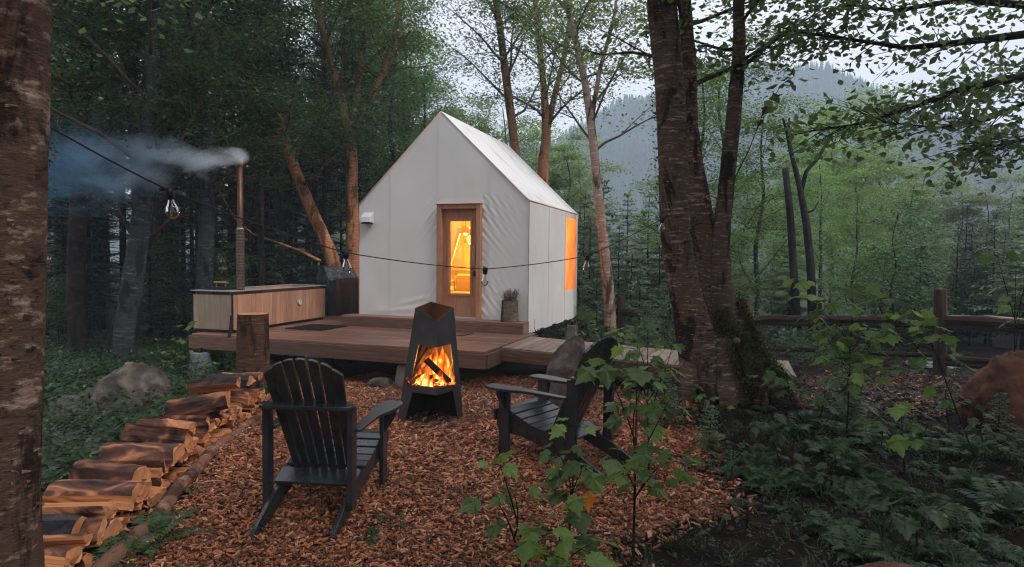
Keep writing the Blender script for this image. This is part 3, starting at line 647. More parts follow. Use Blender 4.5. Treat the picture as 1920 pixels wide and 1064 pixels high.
# railing at the back left of the deck
rlg = thing('deck_railing', 'orange wooden handrail at the back left edge of the deck', 'railing', dk(-4.95, 5.8, DZ), YAW)
part('rail_post', cbox(.10, .10, .84, .004, M['trim']), None, rlg, (0, 0, .42)); part('rail_post', cbox(.10, .10, .84, .004, M['trim']), None, rlg, (1.38, 0, .42))
part('handrail', cbox(1.55, .14, .035, .004, M['trim']), None, rlg, (.68, 0, .858)); 
# ---------------------------------------------------------------- hot tub
TA = math.radians(-16.5)
q = at(437, 625, 10.2); tub = thing('hot_tub', 'long cedar clad wood fired hot tub with steel rim and stove pipe', 'hot tub', (q.x, q.y, DZ), TA)
TW, TL, TH = .80, 2.62, .62       # x from -TW to 0, y from 0 to TL
part('base_frame', cbox(TW - .06, TL - .08, .05, .003, M['black']), None, tub, (-TW / 2, TL / 2, .03))
nb = 24; rr = random.Random(8)
for i in range(nb):
    o = part('cladding_board', cbox(.018, TL / nb - .004, TH - .06, .002, M['cedar']), None, tub, (-.009 + rr.uniform(-.001, .001), (i + .5) * TL / nb, .055 + (TH - .06) / 2))
for i in range(nb): part('cladding_board', cbox(.018, TL / nb - .004, TH - .06, .002, M['cedar']), None, tub, (-TW + .009, (i + .5) * TL / nb, .055 + (TH - .06) / 2))
ne = 7
for yy in (.009, TL - .009):
    for i in range(ne): part('cladding_board', cbox((TW - .05) / ne - .003, .018, TH - .06, .002, M['cedar_grey']), None, tub, (-.025 - (i + .5) * (TW - .05) / ne, yy, .055 + (TH - .06) / 2))
for x, y in ((-.01, .0), (-TW + .01, 0), (-.01, TL), (-TW + .01, TL)): part('corner_trim', cbox(.024, .024, TH - .02, .002, M['black']), None, tub, (x, y, .05 + (TH - .02) / 2))
rz_ = .055 + TH
for c, d in (((-.035, TL / 2), (.085, TL + .06)), ((-TW + .035, TL / 2), (.085, TL + .06)), ((-TW / 2, TL - .03), (TW - .155, .085)), ((-TW / 2, .38), (TW - .155, .80))):
    part('steel_rim', cbox(d[0], d[1], .014, .002, M['metal']), None, tub, (*c, rz_ + .002))
for c, d in (((-.085, TL / 2 + .36), (.02, TL - .85)), ((-TW + .085, TL / 2 + .36), (.02, TL - .85)), ((-TW / 2, TL - .09), (TW - .2, .02)), ((-TW / 2, .80), (TW - .2, .02))):
    part('basin_panel', cbox(d[0], d[1], .5, .002, M['cedar']), None, tub, (*c, rz_ - .26))
part('bench', cbox(TW - .22, .28, .03, .003, M['cedar']), None, tub, (-TW / 2, TL - .26, rz_ - .09)); part('bench', cbox(.12, .9, .03, .003, M['cedar']), None, tub, (-TW + .17, TL - .9, rz_ - .1))
part('water', cbox(TW - .2, TL - .95, .01, 0, M['water']), None, tub, (-TW / 2, TL / 2 + .36, rz_ - .14))
ld = part('stove_lid', cbox(.38, .34, .03, .004, M['black']), None, tub, (-.52, .34, rz_ + .035)); part('lid_base', cbox(.46, .42, .02, .004, M['soot']), None, tub, (-.52, .34, rz_ + .018))
a = Acc(); a.tube([(-.09, 0, .01), (-.09, 0, .085)], .008, 5); a.tube([(.09, 0, .01), (.09, 0, .085)], .008, 5); a.tube([(-.14, 0, .09), (.14, 0, .09)], .016, 7); part('lid_handle', a, M['trim'], ld)
a = Acc(); a.tube([(0, .2 + TL * .62 - .2, .42), (.03, TL * .62, .42)], .001, 3) if 0 else None
a.tube([(0, TL * .67, .40), (.022, TL * .67, .40)], .055, 20); th_ = part('thermometer', a, M['metal'], tub)
a = Acc(); a.tube([(.0225, TL * .67, .40), (.025, TL * .67, .40)], .045, 20); part('dial', a, M['white'], th_); a = Acc(); a.box((.0265, TL * .67 + .008, .41), (.002, .005, .05), rot=Matrix.Rotation(.5, 4, 'X')); part('needle_hand', a, M['black'], th_)
# stove pipe with its perforated shield
PX, PY = -.10, .30
pp = thing('stove_pipe', 'tall rusty stove pipe with perforated heat shield rising from the hot tub', 'stove pipe', Matrix.Translation(tub.location) @ Matrix.Rotation(TA, 4, 'Z') @ Vector((PX, PY, rz_)), TA)
a = Acc(); a.tube([(0, 0, 0), (0, 0, 1.02), (0, 0, 2.16)], .046, 20); part('inner_pipe', a, M['pipe'], pp, smooth=True)
a = Acc(); a.tube([(0, 0, 2.04), (0, 0, 2.165)], .05, 20); a.tube([(0, 0, 1.0), (0, 0, 1.03)], .055, 20); part('pipe_collar', a, M['metal'], pp, smooth=True)
a = Acc(); nr, nc, R_ = 20, 16, .067                     # sheet with real round-ish holes
def cyl(th, z): return (R_ * math.cos(th), R_ * math.sin(th), z)
hh = 1.0 / nr
for i in range(nr):
    for j in range(nc):
        off = .5 * (i % 2); tc_ = (j + off) * 2 * math.pi / nc; zc = (i + .5) * hh; dt = math.pi / nc
        O = [cyl(tc_ - dt, zc - hh / 2), cyl(tc_ , zc - hh / 2), cyl(tc_ + dt, zc - hh / 2), cyl(tc_ + dt, zc), cyl(tc_ + dt, zc + hh / 2), cyl(tc_, zc + hh / 2), cyl(tc_ - dt, zc + hh / 2), cyl(tc_ - dt, zc)]
        I_ = [cyl(tc_ + math.cos(q) * dt * .72, zc + math.sin(q) * hh * .36) for q in [math.radians(225 + 45 * k) for k in range(8)]]
        a.add(O + I_, [(k, (k + 1) % 8, 8 + (k + 1) % 8, 8 + k) for k in range(8)])
part('perforated_shield', a, M['shield'], pp)
st = at(430, 697, 9.9)
a = Acc(); q2 = at(434, 592, 9.99); a.tube([st, st.lerp(q2, .3) + Vector((.02, 0, 0)), st.lerp(q2, .6) + Vector((-.02, 0, 0)), st.lerp(q2, .9), q2], [.025, .022, .026, .022, .02], 7)
tag(link('walking_stick', a.mesh('walking_stick', M['barkD'], True)), 'thin crooked stick leaning upright against the left corner of the deck', 'stick')
# ---------------------------------------------------------------- covered grill
q = dk(-3.9, 4.9, DZ); gr = thing('covered_grill', 'barbecue grill under a black fabric cover beside the cabin', 'grill', at(631, 588, 13.9) , math.radians(48)); gr.location.z = DZ
rgc = np.random.default_rng(9)
def rings(prof, n=28, seed=1, amp=.012):
    r_ = np.random.default_rng(seed); a = Acc(); V = []
    ph = r_.uniform(0, 6, 6)
    for (z, hx, hy, ox) in prof:
        for k in range(n):
            t_ = 2 * math.pi * k / n; c, s_ = math.cos(t_), math.sin(t_); e = .12
            x = math.copysign(abs(c) ** e, c) * hx; y = math.copysign(abs(s_) ** e, s_) * hy
            f = 1 + amp / .3 * (math.sin(k * 2.4 + ph[0] + z * 2) + .6 * math.sin(k * 4.1 + ph[1] - z * 5)) * (1.1 - z / 1.1)
            V.append((x * f + ox, y * f, z))
    m_ = len(prof)
    a.add(V, [(i * n + k, i * n + (k + 1) % n, (i + 1) * n + (k + 1) % n, (i + 1) * n + k) for i in range(m_ - 1) for k in range(n)] + [tuple((m_ - 1) * n + k for k in range(n))]); return a
part('cover', rings([(.02, .40, .30, 0), (.2, .385, .29, 0), (.4, .38, .285, 0), (.6, .375, .28, 0), (.76, .375, .275, 0), (.80, .37, .265, 0), (1.02, .36, .10, 0), (1.04, .355, .07, 0)], 44), M['cover'], gr, smooth=False)
a = Acc(); V = []
for i in range(9):
    for k in range(9):
        x = -.2 + .57 * i / 8; z = .04 + .74 * k / 8; V.append((x, -.302 - .008 * math.sin(i * 2.2) * (1 - k / 9) + (0.012 * k / 8), z))
a.add(V, [(i * 9 + k, (i + 1) * 9 + k, (i + 1) * 9 + k + 1, i * 9 + k + 1) for i in range(8) for k in range(8)]); part('cover_panel', a, M['cover2'], gr)
a = Acc(); a.tube([(-.05, -.305, .72), (-.05, -.335, .70), (.1, -.335, .70), (.1, -.305, .72)], .01, 5); part('cover_handle', a, M['cover2'], gr)
# ---------------------------------------------------------------- planter
q = dk(-.42, 2.16, DZ + .19); pt = thing('log_planter', 'birch log planter with small pink flowering heather on the step', 'planter', q)
a = Acc(); r_ = np.random.default_rng(2); a.tube([(0, 0, 0), (0, 0, .06), (.0, 0, .2), (.0, 0, .32), (0, 0, .355)], [.155, .15, .14, .142, .14], 18, rough=.05, rng=r_); a.tube([(0, 0, .356), (0, 0, .358)], .125, 14, 1)
part('log_pot', a, [bark('planter_bark', (.04, .03, .024), (.16, .12, .09), (.34, .27, .22), 12), M['soil']], pt)
P = []; ti = []
for i in range(240):
    a0 = r_.uniform(0, 6.28); e = r_.uniform(.5, 1.5); l = r_.uniform(.08, .21); b = np.array([r_.uniform(-.09, .09), r_.uniform(-.09, .09), .35])
    d_ = np.array([math.cos(a0) * math.cos(e), math.sin(a0) * math.cos(e), math.sin(e)]); s_ = np.cross(d_, [0, 0, 1]); s_ /= np.linalg.norm(s_) + 1e-6
    P.append([b - s_ * .006, b + s_ * .006, b + d_ * l + s_ * .004, b + d_ * l - s_ * .004]); ti.append(r_.random() * .5)
    if i % 3 == 0:
        c = b + d_ * l; P.append([c - s_ * .014, c + d_ * .02, c + s_ * .014, c - d_ * .012]); ti.append(.9)
part('heather', fastmesh('heather', np.array(P), 4, M['pinkleaf'], np.array(ti)), None, pt)
# ================================================================ FIRE PIT
Lb, Fb, Rb, Bb = [np.array(p) for p in ((-1.15, 6.43, 0), (-.735, 6.18, 0), (-.50, 6.60, 0), (-.92, 6.86, 0))]
Lt, Ft, Rt, Bt = [np.array(p) for p in ((-.975, 6.45, 1.165), (-.735, 6.30, 1.055), (-.60, 6.56, 1.165), (-.85, 6.72, 1.215))]
O_ = np.array((-.83, 6.5, 0.)); z0 = float(gz(-.83, 6.5))
pit = thing('fire_pit', 'faceted dark steel fire pit with a fire burning in its open front', 'fire pit', (O_[0], O_[1], z0))
def fpt(A0, A1, B0, B1, s, z):
    zt = A1[2] + (B1[2] - A1[2]) * s; t_ = z / zt
    p = (A0 + (A1 - A0) * t_) * (1 - s) + (B0 + (B1 - B0) * t_) * s; p = p - O_; p[2] = z; return tuple(p)
def face(name, A0, A1, B0, B1, pts, mat='pit', th=.007):
    a = Acc(); a.add([fpt(A0, A1, B0, B1, s, z) for s, z in pts], [tuple(range(len(pts)))])
    o = part(name, a, M[mat], pit); o.modifiers.new('s', 'SOLIDIFY').thickness = th; return o
ls = [(0, 0), (1, 0), (1, .05), (.2, .05), (.31, .325), (1, .325), (1, .395), (.22, .405), (.33, .80), (1, .79), (1, 1.055), (0, 1.165)]
rs = [(1, 0), (.8, .05), (.68, .325), (0, .325), (0, .395), (.78, .405), (.69, .80), (0, .79), (0, 1.055), (1, 1.165)]
face('front_panel', Lb, Lt, Fb, Ft, ls); face('front_panel', Fb, Ft, Rb, Rt, [(1, 0), (.02, 0), (.02, .05)] + rs[1:])
face('back_panel', Rb, Rt, Bb, Bt, [(0.01, 0), (1, 0), (1, 1.21), (.01, 1.165)], 'soot'); face('back_panel', Bb, Bt, Lb, Lt, [(0, 0), (.99, 0), (.99, 1.165), (0, 1.21)], 'soot')
a = Acc(); f_ = .36 / 1.1; qs = [(A + (B - A) * f_ - O_) * .97 for A, B in ((Lb, Lt), (Fb, Ft), (Rb, Rt), (Bb, Bt))]
a.add([(p[0], p[1], .37) for p in qs], [(0, 1, 2, 3)]); part('fire_grate', a, M['soot'], pit).modifiers.new('s', 'SOLIDIFY').thickness = .01
a = Acc(); qs = [((A - O_) * 1.02) for A in (Lb, Fb, Rb, Bb)]
a.add([(p[0], p[1], .012) for p in qs] + [(p[0], p[1], .032) for p in qs], [(3, 2, 1, 0), (4, 5, 6, 7), (0, 1, 5, 4), (1, 2, 6, 5), (2, 3, 7, 6), (3, 0, 4, 7)]); part('base_plate', a, M['soot'], pit)
a = Acc(); r_ = np.random.default_rng(3)
for i in range(60):
    x, y = r_.uniform(-.2, .2, 2); a.tube([(x, y, .04), (x + r_.uniform(-.05, .05), y + r_.uniform(-.05, .05), .045)], r_.uniform(.008, .02), 5)
ash = part('ash', a, M['soot'], pit); ash['kind'] = 'stuff'
# burning logs: things of their own resting on the grate
m, t, b, o = newmat('burning_wood'); n = tex(t, 7, 7, (1, 1, 1), dist=.5)
t.links.new(ramp(t, n, [(.4, (.03, .012, .008)), (.6, (.25, .09, .04))]), b.inputs['Base Color']); b.inputs['Roughness'].default_value = .9
t.links.new(ramp(t, n, [(.48, (0, 0, 0)), (.60, (.9, .13, .01)), (.72, (1, .35, .05))]), b.inputs['Emission Color']); b.inputs['Emission Strength'].default_value = 2.2
bump(t, b, n, .8, .02); M['burn'] = m
def wedge(L_, r, kind, rng, seg=8, taper=.1, bend=.01):
    """split log along x; cross-section is a half or a quarter with bark on its round side"""
    if kind == 'half': arc = np.linspace(0, math.pi, 9); apex = [(-.55 * r, 0), (.1 * r, -.06 * r), (.5 * r, .03 * r)]
    elif kind == 'quarter': arc = np.linspace(.1, math.pi * .52, 6); apex = [(0.02 * r, .45 * r), (0, 0), (.5 * r, .02 * r)]
    elif kind == 'slab': arc = np.linspace(.2, math.pi - .2, 6); apex = [(-.9 * r, -.35 * r), (-.3 * r, -.42 * r), (.4 * r, -.40 * r), (.9 * r, -.3 * r)]
    else: arc = np.linspace(0, 2 * math.pi, 13)[:-1]; apex = []
    fy = 1 if kind != 'slab' else 1.0
    sec = [(r * math.cos(t_) * fy, r * math.sin(t_) * (1 if kind != 'slab' else .45)) for t_ in arc]; na = len(sec); sec += apex; n = len(sec)
    if apex:                            # riven faces get ridges that follow the grain
        ring = sec[na - 1:] + [sec[0]]; ex = []
        for p_, q_ in zip(ring, ring[1:]):
            for f_ in (0, .35, .7): ex.append((p_[0] + (q_[0] - p_[0]) * f_ + rng.normal(0, .035) * r * (f_ > 0), p_[1] + (q_[1] - p_[1]) * f_ + rng.normal(0, .05) * r * (f_ > 0)))
        sec = sec[:na - 1] + ex; n = len(sec)
    sec = np.array(sec); V = []; ph = rng.uniform(0, 6, 4)
    jit = 1 + rng.uniform(-.09, .09, n)
    for i in range(seg + 1):
        f = i / seg; k = 1 - taper * f; oy = bend * math.sin(f * 3 + ph[0]) ; oz = bend * math.sin(f * 2.3 + ph[1])
        jj = jit * (1 + rng.uniform(-.045, .045, n)); e = rng.uniform(-.012, .012, n) if i in (0, seg) else np.zeros(n)
        for q in range(n): V.append((-L_ / 2 + L_ * f + e[q], sec[q][0] * k * jj[q] + oy, sec[q][1] * k * jj[q] + oz))
    a = Acc(); a.add(V, [])
    for i in range(seg):
        for q in range(n):
            q2 = (q + 1) % n; bk_ = (q < na - 1) or kind == 'round'
            a.f.append([i * n + q, (i + 1) * n + q, (i + 1) * n + q2, i * n + q2]); a.m.append(1 if bk_ else 0)
    a.f.append(list(range(n))); a.m.append(2); a.f.append(list(range(seg * n, seg * n + n))[::-1]); a.m.append(2)
    return a
def logobj(name, label, kind, L_, r, loc, rot, seed, mats=None, group=None, cat='firewood', smooth=False, **kw):
    rr_ = np.random.default_rng(seed); me = wedge(L_, r, kind, rr_, **kw).mesh(name, mats or [M['split'], M['logbark'], M['endgrain']], smooth)
    o = link(name, me, None, loc, rot); return tag(o, label, cat, group)
def along(p, q, L_): d = (q - p).normalized(); return (p + q) / 2, d.to_track_quat('X', 'Z').to_euler()
bw = [M['burn'], M['charred'], M['burn']]
p, rt = along(at(772, 712, 6.42), at(812, 652, 6.62), 0); logobj('burning_log', 'charred black log leaning up at the left inside the fire pit', 'half', .50, .055, p, (rt[0] + 1.2, rt[1], rt[2]), 1, [M['burn'], M['charred'], M['charred']], 'logs burning in the fire pit')
p, rt = along(at(796, 672, 6.40), at(851, 716, 6.50), 0); logobj('burning_log', 'glowing orange split log slanting down to the right in the fire pit', 'quarter', .38, .05, p, (rt[0] + 2.6, rt[1], rt[2]), 2, bw, 'logs burning in the fire pit')
p, rt = along(at(768, 716, 6.40), at(806, 690, 6.48), 0); logobj('burning_log', 'small glowing log at the lower left of the fire', 'half', .26, .04, p, tuple(rt), 3, bw, 'logs burning in the fire pit')
p, rt = along(at(800, 722, 6.36), at(845, 700, 6.6), 0); logobj('burning_log', 'short log lying at the bottom of the fire behind the others', 'half', .28, .035, p, tuple(rt), 4, bw, 'logs burning in the fire pit')
# flames
m, t, b, o = newmat('flame'); t.nodes.remove(b)
uv = t.nodes.new('ShaderNodeUVMap'); sp = t.nodes.new('ShaderNodeSeparateXYZ'); t.links.new(uv.outputs[0], sp.inputs[0])
def mth(op, a_, b_=None, c_=None):
    n_ = t.nodes.new('ShaderNodeMath'); n_.operation = op
    for i_, v_ in enumerate((a_, b_, c_)):
        if v_ is None: continue
        if hasattr(v_, 'links'): t.links.new(v_, n_.inputs[i_])
        else: n_.inputs[i_].default_value = v_
    return n_.outputs[0]
nz1 = tex(t, 14, 3, (1, 1, .35), dist=.8)
u2 = mth('POWER', mth('ABSOLUTE', mth('MULTIPLY_ADD', sp.outputs[0], 2, -1)), 2)
heat = mth('SUBTRACT', mth('SUBTRACT', mth('MULTIPLY_ADD', nz1, 2.2, .05), mth('MULTIPLY', u2, .75)), mth('MULTIPLY', sp.outputs[1], .95))
al = mth('MULTIPLY_ADD', heat, 2.0, -.35); t.nodes[-1].use_clamp = True
colr = ramp(t, heat, [(.05, (.8, .045, .002)), (.35, (1, .10, .005)), (.75, (1, .24, .02)), (1, (1, .55, .14))])
em = t.nodes.new('ShaderNodeEmission'); t.links.new(colr, em.inputs[0]); t.links.new(mth('MULTIPLY_ADD', mth('POWER', mth('MAXIMUM', heat, 0.), 2), .9, .62), em.inputs[1])
trn = t.nodes.new('ShaderNodeBsdfTransparent'); ms = t.nodes.new('ShaderNodeMixShader')
t.links.new(al, ms.inputs[0]); t.links.new(trn.outputs[0], ms.inputs[1]); t.links.new(em.outputs[0], ms.inputs[2]); t.links.new(ms.outputs[0], o.inputs['Surface']); M['flame'] = m
fire = thing('fire', 'bright orange fire burning between the logs in the steel pit', 'fire', (O_[0] + .03, O_[1] - .05, z0 + .39))
r_ = np.random.default_rng(12)
def flame(x, y, zb, h, wd, seed):
    q = np.random.default_rng(seed); nu, nh = 6, 14; V = []; UV = []; a1, a2, a3 = q.uniform(0, 6, 3); lean = q.uniform(-.12, .1); yaw = q.uniform(-.7, .7)
    for i in range(nh + 1):
        f = i / nh; wv = wd * (math.sin(math.pi * min(1, f * .8 + .22)) ** .8) * (1 - f) ** .35 + .002
        cx = lean * f * h + .035 * math.sin(f * 5 + a1) * f; cyy = .03 * math.sin(f * 4 + a2) * f
        for k in range(nu + 1):
            u = k / nu * 2 - 1; V.append((x + cx + u * wv * math.cos(yaw), y + cyy + u * wv * math.sin(yaw) + .5 * wv * (1 - u * u), zb + f * h)); UV.append((k / nu, f))
    n = nu + 1; F = [(i * n + k, i * n + k + 1, (i + 1) * n + k + 1, (i + 1) * n + k) for i in range(nh) for k in range(nu)]
    a = Acc(); a.add(V, F); me = a.mesh('flame', M['flame'], True); l = me.uv_layers.new(name='UVMap')
    l.data.foreach_set('uv', [c for pl_ in me.polygons for v in pl_.vertices for c in UV[v]]); return link('flame', me, fire)
for i, (x, y, zb, h, wd) in enumerate([(-.13, -.06, 0, .20, .06), (-.06, -.12, 0, .24, .06), (.0, -.14, 0, .14, .06), (.06, -.05, .02, .42, .06), (.12, .0, .0, .34, .06), (.17, .04, .0, .28, .045), (.02, .02, .10, .36, .05), (-.03, .06, .08, .30, .05),
    (.10, -.08, .0, .22, .05), (-.10, .05, .0, .30, .06), (.04, .1, .05, .38, .07), (.14, .07, .05, .36, .05), (-.16, .0, 0, .14, .05), (.19, -.01, 0, .2, .04)]): flame(x, y, zb, h, wd, i + 40)
a = Acc()
for i in range(70):
    x = r_.uniform(-.2, .24); y = r_.uniform(-.12, .2); s = r_.uniform(.012, .03)
    if abs(x) + abs(y) > .28: continue
    p = np.array([(1, 0, 0), (-1, 0, 0), (0, 1, 0), (0, -1, 0), (0, 0, 1)]) * s * r_.uniform(.6, 1.2, (5, 1)); a.add(p + np.array((x, y, .008)), [(0, 2, 4), (2, 1, 4), (1, 3, 4), (3, 0, 4)])
em_ = part('embers', a, M['burn'], fire); em_['kind'] = 'stuff'
fl = bpy.data.lights.new('fire_light', 'POINT'); fl.energy = 38; fl.color = (1, .36, .08); fl.shadow_soft_size = .09
fo = bpy.data.objects.new('fire_light', fl); S.collection.objects.link(fo); fo.location = (O_[0] + .05, O_[1] - .03, z0 + .58)

# ================================================================ ADIRONDACK CHAIRS
def rounded(pts, r=.02, k=3):
    out = []; n = len(pts)
    for i in range(n):
        p0, p, p1 = [Vector(pts[(i + j) % n]) for j in (-1, 0, 1)]; a0 = (p0 - p); a1 = (p1 - p); rr_ = min(r, a0.length * .45, a1.length * .45)
        s, e = p + a0.normalized() * rr_, p + a1.normalized() * rr_
        for j in range(k + 1): f = j / k; out.append(tuple((s.lerp(p, f)).lerp(p.lerp(e, f), f)))
    return out
YZ = Matrix(((0, 0, 1, 0), (1, 0, 0, 0), (0, 1, 0, 0), (0, 0, 0, 1)))       # 2D (y,z), thickness along x
def make_chair():
    root = thing('garden_chair', 'x', 'chair')
    sp_ = rounded([(.53, .20), (.535, .33), (.47, .375), (.36, .355), (.20, .295), (.02, .262), (-.10, .235), (-.28, .16), (-.50, .045), (-.56, -.02), (-.46, -.02), (-.28, .035), (-.05, .12), (.25, .185), (.42, .19)], .05)
    for s in (-1, 1):
        a = Acc(); a.ext(sp_, .026, Matrix.Translation((s * .235, 0, 0)) @ YZ); part('rear_leg', a, M['chair'], root, bevel=.003)
        a = Acc(); a.box((s * .264, .43, .275), (.03, .105, .57)); part('front_leg', a, M['chair'], root, bevel=.003)
        a = Acc(); a.box((s * .266, -.245, .41), (.034, .085, .62)); part('back_post', a, M['chair'], root, bevel=.003)
        arm = rounded([(s * x, y) for x, y in [(.225, .585), (.36, .585), (.385, .50), (.375, .36), (.315, .15), (.31, -.21), (.25, -.21), (.235, .1), (.215, .30)]], .05)
        if s < 0: arm = arm[::-1]
        a = Acc(); a.ext(arm, .024, Matrix.Translation((0, 0, .572))); part('armrest', a, M['chair'], root, bevel=.004)
        a = Acc(); a.ext(rounded([(0, 0), (.085, 0), (.07, -.06), (0, -.17)], .01), .026, Matrix.Translation((s * .279, .43, .559)) @ Matrix.Rotation(0 if s > 0 else math.pi, 4, 'Z') @ Matrix.Rotation(math.pi / 2, 4, 'X')); part('arm_bracket', a, M['chair'], root)
    # seat slats follow the curve of the side boards
    cv = [(.505, .375), (.44, .385), (.37, .372), (.29, .342), (.21, .312), (.13, .290), (.05, .277)]
    for i, (y, z) in enumerate(cv):
        if i == 0: part('seat_slat', cbox(.535, .02, .09, .003, M['chair']), None, root, (0, .545, .33)); continue
        y2, z2 = cv[min(i + 1, len(cv) - 1)]; y1_, z1_ = cv[i - 1]
        part('seat_slat', cbox(.53, .073, .019, .003, M['chair']), None, root, (0, y, z + .0), (math.atan2(z1_ - z2, y1_ - y2), 0, 0))
    part('back_rail', cbox(.52, .14, .022, .003, M['chair']), None, root, (0, -.115, .243), (.38, 0, 0))
    b0, t0 = Vector((0, -.0, .255)), Vector((0, -.385, 1.035)); d_ = (t0 - b0).normalized(); Lg = (t0 - b0).length
    for k in range(7):
        i = k - 3; wb, wt = .046, .062; L2 = Lg - .0095 * i * i - .004; xb, xt = i * .0585, i * .079
        n_ = 8; pts = []
        top = [(xt * L2 / Lg + wt / 2 * math.cos(th_) , L2 + .008 * math.sin(th_) - i * .0075 * math.cos(th_)) for th_ in np.linspace(0, math.pi, n_)]
        pts = [(xb - wb / 2, 0), (xb + wb / 2, 0)] + top
        up = d_; nx_ = Vector((1, 0, 0)); nn_ = nx_.cross(up)
        Mx = Matrix(((1, 0, 0, 0), (0, up.y, nn_.y, b0.y), (0, up.z, nn_.z, b0.z), (0, 0, 0, 1)))
        a = Acc(); a.ext(pts, .02, Mx); part('back_slat', a, M['chair'], root, bevel=.002)
    cr_ = rounded([(-.30, -.235), (.30, -.235), (.30, -.31), (.25, -.345), (-.25, -.345), (-.30, -.31)], .045)
    # rail behind the slats
    a = Acc(); a.ext([(x, y + .0) for x, y in cr_][::1], .026, Matrix.Translation((0, 0, .733))); part('back_brace', a, M['chair'], root, bevel=.004)
    return root
c1 = make_chair(); c1['label'] = 'dark charcoal slatted garden chair seen from behind, beside the woodpile'; c1['group'] = 'slatted garden chairs round the fire pit'
c1.location = (-1.21, 4.13, .01); c1.rotation_euler = (0, 0, math.radians(-5)); 
c2 = clone(c1, Vector((.45, 5.20, .01)), math.radians(50), label='dark charcoal slatted garden chair seen from its side behind the maple sapling')
# ================================================================ WOODPILE
def xe(y): return -2.69 + (6.85 - y) * .147
a = Acc(); r_ = np.random.default_rng(31); ys = np.linspace(7.3, 2.6, 26)
a.tube([(xe(y) + .055 + .03 * math.sin(y * 2.1) + .012 * math.sin(y * 7), y, float(gz(xe(y), y)) + .035 + .01 * math.sin(y * 3)) for y in ys], np.linspace(.036, .054, 26), 12, rough=.05, rng=r_)
tag(link('edging_log', a.mesh('edging_log', bark('edging_bark', (.05, .025, .017), (.20, .105, .07), (.42, .29, .22), 14, (.3, .12, .06)), True)), 'long thin bark covered log lying along the foot of the woodpile', 'log')
WG = 'split firewood logs stacked in the woodpile'
rr = random.Random(77); y = 2.75; k = 0
while y < 7.15:
    r = rr.uniform(.085, .115); kd = rr.choice(['quarter', 'half', 'quarter']); Lg = rr.uniform(.42, .5)
    rx = {'quarter': rr.choice([.8, .6, -2.3, 2.4]), 'half': rr.choice([0, .3, math.pi])}[kd]
    logobj('firewood_log', 'split log wedged into the lower layer of the long woodpile', kd, Lg, r * 1.08, (xe(y) - .02 - Lg / 2 + rr.uniform(-.03, .02), y, float(gz(xe(y), y)) + r * .72), (rx, rr.uniform(-.05, .05), rr.uniform(-.16, .16)), 100 + k, group=WG)
    if k % 1 == 0 and rr.random() < .85:
        r2 = rr.uniform(.06, .09); Lg = rr.uniform(.40, .46)
        logobj('firewood_log', 'split log wedged into the middle layer of the long woodpile', rr.choice(['quarter', 'slab', 'half']), Lg, r2, (xe(y) - .03 - Lg / 2 - rr.uniform(0, .04), y + .08, float(gz(xe(y), y)) + r * 1.15 + r2 * .35), (rr.uniform(-1, 1), rr.uniform(-.08, .06), rr.uniform(-.18, .12)), 300 + k, group=WG)
    y += r * 1.75; k += 1
BB = [M['split'], M['blackbark'], M['endgrain']]
TOP = [  # y, top z, kind, length, r, roll, yaw, tilt, mats, label
 (3.36, .235, 'half', .50, .135, .25, .05, .0, BB, 'large log with black wet bark, nearest of the woodpile'),
 (3.58, .30, 'half', .44, .10, math.pi - .25, .10, .03, None, 'pale flat split slab on top of the black barked log'),
 (3.83, .235, 'slab', .48, .10, 0.1, 0, .0, None, 'thin grey pale slab in the gap behind the nearest log'),
 (4.07, .275, 'half', .45, .105, -.15, -.05, .02, [M['split'], M['logbark'], M['endgrain']], 'smooth reddish brown half log lying third from the near end of the woodpile'),
 (4.47, .285, 'half', .49, .125, .15, .03, .0, None, 'large half log with dark rough bark and a knot in the middle of the woodpile'),
 (4.78, .335, 'quarter', .47, .13, 2.2, .05, .03, None, 'smooth pale orange split log curling up at its right end'),
 (5.02, .27, 'quarter', .44, .11, .75, -.12, .0, None, 'orange quarter log tucked behind the smooth pale one'),
 (5.27, .31, 'quarter', .50, .085, 2.5, .12, -.06, None, 'thin pale wedge shaped slab with a dark underside'),
 (5.6, .385, 'half', .50, .115, .4, .22, -.14, None, 'dark barked log lying askew with its right end raised'),
 (5.83, .29, 'half', .44, .09, .1, 0, 0, BB, 'black barked log half hidden behind the tilted one'),
 (6.05, .43, 'quarter', .44, .13, .9, .16, -.06, None, 'bright orange split log with stringy fibres on the far part of the pile'),
 (6.32, .33, 'quarter', .42, .11, 2.3, 0, 0, None, 'pale split log just below the far end of the pile'),
 (6.66, .425, 'half', .44, .10, .12, .0, 0, BB, 'dark barked log with an orange split top beside the standing stump'),
 (6.92, .40, 'half', .40, .09, .1, .0, 0, None, 'last split log at the far end of the woodpile'),
]
for i, (y, zt, kd, Lg, r, roll, yw, tilt, mats, lb) in enumerate(TOP):
    logobj('firewood_log', lb, kd, Lg, r, (xe(y) - .03 - Lg / 2 - (.05 if i in (0, 1) else 0) + (-.05, .03, 0, -.04, .02, .03, -.05, -.02, .04, -.06, .0, .05, -.03, 0)[i], y, zt - r * (.85 if kd == 'half' else .6 if kd == 'quarter' else .38) + float(gz(xe(y), y))), (roll, tilt, yw + (.06, -.04, .1, -.08, .05, -.1, .08, 0, 0, -.12, .05, .1, -.06, .1)[i]), 500 + i, mats, WG)
